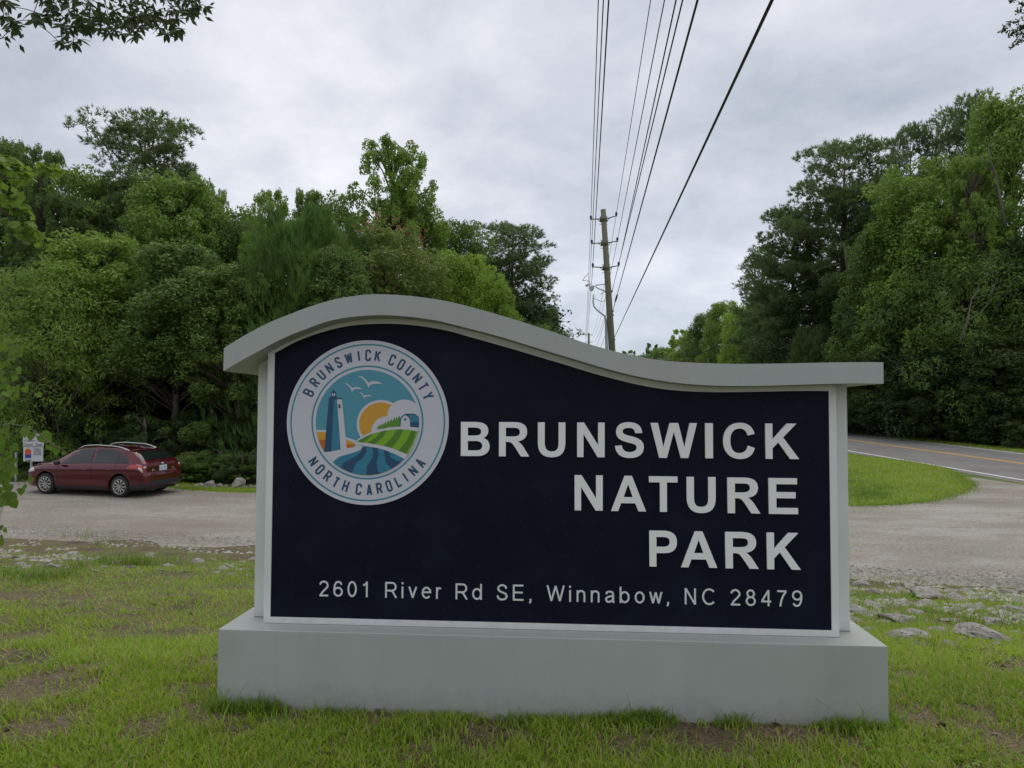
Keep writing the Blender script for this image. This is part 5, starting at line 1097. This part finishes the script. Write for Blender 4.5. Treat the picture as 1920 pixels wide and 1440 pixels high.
# weeds on the stony slope (both sides) and the strip by the gravel
x, y = sample(110000, 4.8, 13.8, .6); t = (Ye(x) - y); cl = vnoise(x * 2.2, y * 2.2, 71); ok = (t > -.12) & (t < 5.2) & (rg.random(len(x)) < np.clip((cl - .38) * 3.2, .05, 1)) & ~inside_sign(x, y, .1) & (np.abs(x) > 1.6)
x, y, cl = x[ok], y[ok], cl[ok]; blades('slope_weeds', x, y, rg.uniform(.04, .13, len(x)) * (.4 + cl), .010, 9, 'grassD', bend=.8, lean=.5, seg=1)
xs_, ys_, hs_ = [], [], []
for px, py, nn, h0 in ((145, 1068, 60, .30), (232, 1060, 90, .26), (252, 1062, 90, .30), (272, 1060, 80, .28), (330, 1058, 50, .22), (190, 1055, 50, .24), (150, 1010, 30, .25), (195, 1022, 30, .3), (20, 1080, 120, .2), (80, 1085, 120, .2), (120, 1082, 100, .22), (1690, 1165, 40, .16), (1800, 1165, 60, .16), (1730, 1120, 50, .14), (1840, 1160, 60, .16), (1900, 1180, 60, .16), (1640, 1150, 60, .14), (1620, 1120, 60, .14), (1760, 1300, 12, .2), (1805, 1240, 8, .22), (1790, 1230, 8, .22), (470, 1345, 14, .16)):
    p = hit(px, py)
    for _ in range(nn): xs_.append(p.x + rg.normal() * .16); ys_.append(p.y + rg.normal() * .16); hs_.append(h0 * rg.uniform(.4, 1.1))
blades('tall_weeds', np.array(xs_), np.array(ys_), np.array(hs_), .010, 12, 'grassD', bend=.9, lean=.35, seg=2)
# broad little weed leaves in the lawn and slope
x, y = sample(9000, 2.6, 11, .9); ok = ~inside_sign(x, y, .02) & (vnoise(x * 1.1, y * 1.1, 81) > .58) & (y < Ye(x)); x, y = x[ok], y[ok]; C = np.stack([x, y, terr(x, y) + .018], 1)
V, F = leaves(C, np.full((len(C), 3), .02), len(C) * 2, .03, .022, 77, up=1.4); tag(link('clover_leaves', np_mesh('clover_leaves', V, F), M['leafA']), kind='stuff')
x, y = sample(800, 2.4, 8, 1.3); ok = ~inside_sign(x, y, .02); x, y = x[ok], y[ok]; C = np.stack([x, y, terr(x, y) + .012], 1)
M['dead'] = leaf_mat('fallen_leaf', (.10, .06, .035), (.22, .14, .08), .1)
V, F = leaves(C, np.full((len(C), 3), .008), len(C), .055, .036, 78, up=1.3); tag(link('fallen_leaves', np_mesh('fallen_leaves', V, F), M['dead']), kind='stuff')
# grass on the island by the road, verges, strip behind the lot
def in_poly(x, y, poly):
    c = np.zeros(len(x), bool); n = len(poly)
    for i in range(n):
        a, b = poly[i], poly[i - 1]; k = ((a.y > y) != (b.y > y)) & (x < (b.x - a.x) * (y - a.y) / (b.y - a.y + 1e-12) + a.x); c ^= k
    return c
xa = [p.x for p in ISLE]; ya_ = [p.y for p in ISLE]; x = rg.uniform(min(xa) - 1, max(xa), 90000); y = rg.uniform(min(ya_), max(ya_), 90000); ok = in_poly(x, y, ISLE); x, y = x[ok], y[ok]
h = .08 + .10 * vnoise(x * .7, y * .7, 91) ; blades('verge_grass', x, y, h * rg.uniform(.5, 1.1, len(x)), .020, 15, 'grass', bend=.6, lean=.45, seg=1)
wp = [on_z(*q) for q in ((1595, 905), (1605, 920), (1625, 925), (1610, 935), (1640, 930), (1600, 890), (1650, 915))]
xw = np.concatenate([p.x + rg.normal(size=260) * .35 for p in wp]); yw = np.concatenate([p.y + rg.normal(size=260) * .4 for p in wp])
blades('tall_weeds', xw, yw, rg.uniform(.12, .32, len(xw)), .03, 16, 'grassD', bend=.7, lean=.4, seg=1)
WIDE = [on_z(*q) for q in ((1450, 946), (1250, 940), (900, 932), (700, 928), (560, 927), (480, 924.5))] + [Vector((-6, 34, ZL))] + [Vector((p.x, p.y, ZL)) for p in off_path(nearo - .6)[10:3:-1]] + [on_z(1588, 853), on_z(1585, 949)]
x = rg.uniform(-9, 17, 260000); y = 14 + rg.uniform(0, 1, 260000) ** 1.5 * 45; ok = in_poly(x, y, WIDE); x, y = x[ok], y[ok]
blades('verge_grass', x, y, rg.uniform(.06, .16, len(x)), .03, 28, 'grass', bend=.6, lean=.45, seg=1)
# edge fringe creeping over the gravel
def strip_grass(name, poly_pts, n, wd, h0, h1, w_, seed, mt='grassD'):
    P = [Vector((p.x, p.y)) for p in poly_pts]; cum = [0]
    for a, b in zip(P, P[1:]): cum.append(cum[-1] + (b - a).length)
    t = rg.uniform(0, cum[-1], n); xs = np.interp(t, cum, [p.x for p in P]) + rg.normal(size=n) * wd; ys = np.interp(t, cum, [p.y for p in P]) + rg.normal(size=n) * wd
    blades(name, xs, ys, rg.uniform(h0, h1, n), w_, seed, mt, bend=.6, lean=.5, seg=1)
strip_grass('verge_grass', [on_z(*q) for q in ((480, 921), (400, 918.5), (345, 914), (300, 904), (200, 900), (60, 899), (-60, 900))], 16000, .22, .05, .14, .018, 21, 'grass')
strip_grass('verge_grass', [on_z(*q) for q in ((480, 923), (420, 920), (360, 916), (330, 912))], 5000, .12, .04, .10, .018, 23, 'grass')
strip_grass('verge_grass', ISLE[:9], 3200, .16, .04, .11, .018, 26, 'grassD'); strip_grass('verge_grass', ISLE[7:], 4200, .10, .05, .13, .02, 27, 'grassD')
fo = off_path(faro + 1.1); ok_ = [Vector((p.x, p.y, ZL)) for p in fo[1:16]]
strip_grass('verge_grass', ok_, 42000, .42, .05, .18, .03, 22, 'grass')
fo = off_path(nearo - 1.0); strip_grass('verge_grass', [Vector((p.x, p.y, ZL)) for p in fo[4:10]], 12000, .5, .05, .14, .03, 24, 'grass')
# gravel crumbs along the near edge of the lot
nq = 9000; x = rg.uniform(-14, 12, nq); y = Ye(x) + rg.normal(size=nq) * .28 + .35; C = np.stack([x, y, np.maximum(terr(x, y), ZL) + .01], 1)
M['crumb'] = noise_mat('gravel_stone', [(.12, .11, .095), (.26, .24, .21), (.38, .36, .33)], 9, .9)
s = rg.uniform(.008, .028, nq)[:, None]; q = rg.normal(size=(nq, 3)) * .3
vv = np.stack([C + s * (np.array([1, 0, 0]) + q * .4), C + s * (np.array([-.5, .85, 0]) + q * .3), C + s * (np.array([-.5, -.85, 0]) - q * .3), C + s * np.array([0, 0, .9])], 1).reshape(-1, 3); k = np.arange(nq)[:, None] * 4
tag(link('loose_gravel', np_mesh('loose_gravel', vv, np.concatenate([k + np.array([[0, 1, 3]]), k + np.array([[1, 2, 3]]), k + np.array([[2, 0, 3]])])), M['crumb']), kind='stuff')

nq = 4200; x = np.concatenate([rg.uniform(2.2, 7.5, nq), rg.uniform(-9.5, -2.6, nq // 2)]); y = np.concatenate([Ye(x[:nq]) - rg.uniform(.1, 5.0, nq), Ye(x[nq:]) - rg.uniform(.3, 3.2, nq // 2)]); ok = (y > 5.2) & (vnoise(x * 1.6, y * 1.6, 33) > np.where(x > 0, .40, .62)); x, y = x[ok], y[ok]; nq = len(x)
C = np.stack([x, y, terr(x, y) + .006], 1); s = (rg.uniform(.02, .075, nq) * rg.uniform(.5, 1, nq))[:, None]; q = rg.normal(size=(nq, 3)) * .3
vv = np.stack([C + s * (np.array([1, 0, -.1]) + q * .4), C + s * (np.array([-.5, .85, -.1]) + q * .3), C + s * (np.array([-.5, -.85, -.1]) - q * .3), C + s * (np.array([.2, 0, .5]) + q * .3)], 1).reshape(-1, 3); k = np.arange(nq)[:, None] * 4
tag(link('slope_rubble', np_mesh('slope_rubble', vv, np.concatenate([k + np.array([[0, 1, 3]]), k + np.array([[1, 2, 3]]), k + np.array([[2, 0, 3]])])), M['rock']), kind='stuff')

# ------------------------------------------------------------------ overhanging tree, leaves one by one where they show
def leaf_shape(name, kind, m_):
    if kind == 'lance': out = [(0, 0), (.16, .25), (.21, .5), (.13, .8), (0, 1.05), (-.13, .8), (-.21, .5), (-.16, .25)]
    else: out = [(0, .06), (.22, -.08), (.45, .05), (.50, .32), (.36, .62), (.14, .86), (0, 1.0), (-.14, .86), (-.36, .62), (-.50, .32), (-.45, .05), (-.22, -.08)]
    V = [(0, .3, .0)] + [(x, y, .12 * abs(x) + .06 * (y - .5) ** 2 * (-1)) for x, y in out]; n = len(out)
    me = bpy.data.meshes.new(name); me.from_pydata(V, [], [(0, 1 + k, 1 + (k + 1) % n) for k in range(n)]); me.materials.append(m_); return me
lance = leaf_shape('leaf', 'lance', M['over']); heart = leaf_shape('leaf', 'heart', M['near'])
def leaf_obj(me, p, tipdir, nrm, s, parent):
    y = tipdir.normalized(); x = y.cross(nrm).normalized(); z = x.cross(y); o = bpy.data.objects.new('leaf', me); COL.objects.link(o); o.parent = parent
    m_ = Matrix((x * s, y * s, z * s)).transposed().to_4x4(); m_.translation = p - parent.location; o.matrix_local = m_; return o
ov = tag(empty('overhanging_tree', (-8.6, 4.9, gz(-8.6, 4.9))), 'tree off the left border whose dark leafy boughs hang into the upper corner', 'tree')
OL = ov.location
random.seed(31)
pts = [(62, 28), (75, 38), (66, 42), (88, 30), (100, 22), (95, 12), (85, 5), (112, 80), (125, 88), (137, 82), (120, 72), (147, 76), (130, 62), (118, 52), (140, 55), (160, 50), (172, 42), (165, 58), (150, 35), (178, 55), (205, 66), (215, 60), (230, 66), (198, 56), (222, 48), (238, 52), (255, 72), (250, 62), (262, 52), (275, 45), (285, 40), (300, 55), (312, 66), (325, 58), (335, 60), (320, 48), (330, 38), (305, 38), (290, 26), (318, 22), (332, 22), (348, 20), (358, 28), (370, 14), (382, 18), (366, 26), (345, 5), (360, 4), (275, 30), (260, 30), (245, 36), (212, 38), (190, 34), (3, 4), (12, 10), (8, 36), (20, 46), (26, 52), (12, 42), (3, 72), (12, 74)]
poly = [(80, -20), (370, -20), (345, 18), (325, 40), (300, 45), (270, 48), (235, 55), (190, 52), (140, 55), (105, 40), (85, 25)]
while len(pts) < 235:
    a, b = random.uniform(60, 370), random.uniform(-45, 56)
    c = False
    for i_ in range(len(poly)):
        (x1, y1), (x2, y2) = poly[i_], poly[i_ - 1]
        if (y1 > b) != (y2 > b) and a < (x2 - x1) * (b - y1) / (y2 - y1) + x1: c = not c
    if c or b < -10: pts.append((a, b))
nl = 0; ends = []; stuffC = []
def twigs(roots, ps, r0, r1, dmax=9):
    done = list(roots); out = []
    for p in sorted(ps, key=lambda q: min((h_ - q).length for h_ in roots)):
        c = min(done, key=lambda h_: (h_ - p).length); out.append(([c, c.lerp(p, .5) + Vector((0, 0, .012)), p], [r0, (r0 + r1) / 2, r1])); done.append(p)
    return out
for k, (a, b) in enumerate(pts):
    D = 6.2 + random.uniform(-.5, .7) + (a / 400) * .6; p = at(a, b, D); ends.append(p)
    if b < -5 or nl > 292: stuffC.append(p); continue
    rot = random.uniform(-.5, .5)
    for j in range(5 if nl < 290 else 0):
        an = rot + (j - 2) * .62 + random.uniform(-.12, .12); tip = Vector((math.sin(an), random.uniform(-.5, .5), -math.cos(an) * .85)); nrm = Vector((random.uniform(-.6, .6), -.7, random.uniform(.2, 1.0)))
        leaf_obj(lance, p + Vector((0, 0, .02)), tip, nrm, random.uniform(.075, .115), ov); nl += 1
# further leaves as one part, incl. what is above the picture
C = [(p - OL) for p in ends[40:]] + [Vector((random.uniform(-3.8, 4.0), random.uniform(-3, 3), random.uniform(4.9, 9))) for _ in range(50)]
C += []
for q in range(len(C)):
    w_ = C[q] + OL
V, F = leaves([tuple(c) for c in C[:len(ends) - 40]], [(.16, .16, .09)] * (len(ends) - 40), 900, .09, .035, 5, droop=.9, shell=.5)
V2, F2 = leaves([tuple(c) for c in C[len(ends) - 40:]], [(.8, .8, .5)] * 50, 4500, .11, .05, 6, droop=.5, shell=.5)
# keep only leaves that stay above the picture's top edge or to its left
cc = V2.reshape(-1, 4, 3).mean(1) + np.array(OL); u_ = 960 + FPX * cc[:, 0] / np.maximum(cc[:, 1], .01); v_ = 733 - FPX * (cc[:, 2] - CAMH) / np.maximum(cc[:, 1], .01); keep = ~((u_ > -60) & (u_ < 2000) & (v_ > -40) & (cc[:, 1] > .3))
V2 = V2.reshape(-1, 4, 3)[keep].reshape(-1, 3); V = np.concatenate([V, V2]); F = np.arange(len(V)).reshape(-1, 4)
tag(link('foliage', np_mesh('foliage', V, F), M['over'], ov), kind='stuff')
# broad light leaves of a lower bough (left edge, beside the wood)
lows = [(-5, 300), (12, 305), (30, 318), (10, 330), (45, 335), (85, 322), (110, 320), (20, 365), (5, 390), (35, 395), (5, 420), (50, 430), (68, 450), (-10, 350), (-10, 450), (0, 310)]
V, F = leaves([tuple(at(a, b, 7.2 + random.uniform(-.4, .4)) - OL) for a, b in lows], [(.15, .2, .07)] * len(lows), 380, .12, .08, 9, droop=1.0, shell=.5, up=.9)
M['lowb'] = leaf_mat('light_bough_leaf', (.11, .20, .03), (.21, .33, .045), .5)
tag(link('lower_bough_foliage', np_mesh('lower_bough_foliage', V, F), M['lowb'], ov), kind='stuff')
limbs = [([(0, 0, -.3), (.1, .05, 2.2), (.25, .1, 4.6), (.4, .2, 8.5)], [.26, .2, .15, .05])]
hubs = [Vector(at(a, -60, 6.3)) - OL for a in (60, 140, 220, 300, 360)]
for hb in hubs: limbs.append(([(.25, .1, 4.4), Vector((.25, .1, 4.6)).lerp(hb, .5) + Vector((0, 0, .7)), hb], [.08, .045, .018]))
limbs += twigs(hubs, [p - OL for p in ends], .0045, .003)
lowh = Vector(at(-80, 330, 7.2)) - OL; limbs.append(([(.15, .05, 2.6), Vector((.15, .05, 2.6)).lerp(lowh, .6), lowh], [.06, .04, .02]))
for a, b in lows: limbs.append(([lowh, Vector(at(a, b, 7.2)) - OL], [.012, .005]))
link('trunk', limb_mesh(limbs, 'trunk', 5), M['bark'], ov)

# tree off the right border, only bough tips in the picture
rt = tag(empty('overhanging_tree', (13.6, 8.4, gz(13.6, 8.4))), 'tree off the right border with only small bough tips in the sky corner', 'tree'); RL = rt.location
tips = [(1884, 56), (1893, 44), (1900, 60), (1912, 52), (1897, 66), (1908, 40), (1900, 86), (1910, 78), (1918, 70), (1912, 22), (1918, 8), (1900, 0), (1925, 30), (1930, 60), (1935, 80), (1940, 10), (1950, 50), (1960, 20), (1915, 62), (1922, 48)]
C = [tuple(at(a, b, 13) - RL) for a, b in tips]; C2 = [(random.uniform(-3, 4), random.uniform(-3, 4), random.uniform(5, 11)) for _ in range(70)]
V, F = leaves(C, [(.10, .12, .05)] * len(C), 760, .055, .035, 14, shell=.5); V2, F2 = leaves(C2, [(.9, .9, .6)] * 70, 9000, .11, .06, 15, shell=.5)
cc = V2.reshape(-1, 4, 3).mean(1) + np.array(RL); keep = 960 + FPX * cc[:, 0] / cc[:, 1] > 1990; V = np.concatenate([V, V2.reshape(-1, 4, 3)[keep].reshape(-1, 3)])
tag(link('foliage', np_mesh('foliage', V, np.arange(len(V)).reshape(-1, 4)), M['over'], rt), kind='stuff')
limbs = [([(0, 0, -.3), (-.1, .1, 4), (.1, 0, 8), (0, .1, 11)], [.24, .18, .12, .03])]; hb = at(1960, 40, 13) - RL; limbs.append(([(-.05, .1, 5), Vector((-.05, .1, 5)).lerp(hb, .6) + Vector((0, 0, .5)), hb], [.07, .04, .015]))
limbs += twigs([hb], [Vector(c) for c in C], .006, .004)
link('trunk', limb_mesh(limbs, 'trunk', 5), M['bark'], rt)

# ------------------------------------------------------------------ leafy vine-hung sapling at the left edge
sp = tag(empty('sapling', (-4.05, 4.4, gz(-4.05, 4.4))), 'bright green heart leaved sapling at the left border, partly hiding the notice sign', 'sapling')
SL = sp.location; random.seed(8); ends = []
VL = [(49, 809, 17), (61, 817, 13), (76.5, 823, 18), (91, 839, 11), (107, 844, 13), (123, 850, 7), (69, 741, 9), (53, 720, 10), (40, 655, 10), (28, 657, 11), (36, 663, 8), (21, 675, 9), (40, 921, 10), (50, 915, 9), (59, 900, 8), (25, 931, 13), (7, 948, 8), (24, 945, 6), (15, 800, 16), (5, 760, 15), (12, 740, 14), (28, 772, 10), (45, 730, 10)]
for _ in range(60): VL.append((random.uniform(-30, 34), random.uniform(640, 760), random.uniform(7, 12)))
for _ in range(95): VL.append((random.uniform(-35, 26), random.uniform(785, 945) , random.uniform(8, 14)))
for _ in range(14): VL.append((random.uniform(-20, 8), random.uniform(985, 1020), random.uniform(6, 9)))
VL = [v for v in VL if not (v[0] > 12 and 760 < v[1] < 790)]
for a, b, s in VL:
    D = 4.3 + random.uniform(-.25, .25); p = at(a, b - s * .5, D); ends.append(p); an = random.uniform(-.9, .9)
    leaf_obj(heart, p, Vector((math.sin(an), random.uniform(-.5, .3), -math.cos(an))), Vector((random.uniform(-.5, .5), -.9, random.uniform(.1, .9))), s * 2 / FPX * D * .68, sp)
limbs = []
st_ = [Vector((-.0, 0, -.2)), Vector((.15, .0, .5)), Vector((.45, -.05, 1.1)), Vector((.55, 0, 1.9))]
limbs.append((st_, [.03, .025, .016, .006]))
tw = [at(a, b, 4.3) - SL for a, b in ((-20, 800), (20, 796), (49, 800), (76, 815), (95, 832), (110, 840), (124, 846))]; limbs.append(([st_[2]] + tw, [.006] + [.0035] * 6 + [.002]))
limbs += twigs([st_[1].lerp(st_[2], .5), st_[2], st_[3], st_[2].lerp(st_[3], .5), st_[1]] + tw, [p - SL for p in ends], .0016, .001)
link('stem', limb_mesh(limbs, 'stem', 4), M['bark'], sp)
# bare pale branches in two trees
def bare(label, pts_list, D, parent_label):
    par = [o for o in COL.objects if o.get('label', '') == parent_label][0]; bm = bmesh.new()
    for pts, r_ in pts_list: tube(bm, [at(a, b, D) for a, b in pts], [r_ * (1 - .8 * i / (len(pts) - 1)) for i in range(len(pts))], 5)
    o = bm_mesh('bare_branch', bm, M['palebark'] if D != 53 else M['pinebark']); bpy.context.view_layer.update(); o.parent = par; o.matrix_parent_inverse = par.matrix_world.inverted()
M['palebark'] = mat('pale_bare_bark', (.13, .12, .10), .9)
bare('', [([(1885, 420), (1875, 370), (1868, 330), (1857, 298), (1852, 262)], .07), ([(1868, 330), (1848, 305), (1840, 290)], .03), ([(1857, 298), (1862, 272), (1870, 262)], .02), ([(1862, 315), (1880, 300)], .02)], 38, 'thin tree with bare pale twigs among the right leaves')
bare('', [([(1594, 585), (1592, 540), (1588, 500), (1582, 455)], .2), ([(1590, 500), (1560, 497), (1535, 505), (1515, 520)], .04)], 53, 'largest pine of the right wood with wide sweeping boughs')
bare('', [([(1800, 640), (1815, 600), (1822, 560), (1838, 540)], .05), ([(1815, 600), (1840, 585), (1860, 560)], .03), ([(1822, 560), (1860, 550), (1870, 520)], .02)], 34.5, 'broad drooping tree leaning over the road on the right')
bare('', [([(205, 815), (190, 790), (170, 770), (160, 755)], .035), ([(190, 790), (186, 765)], .02)], 28, 'dark low tree directly behind the car roof')
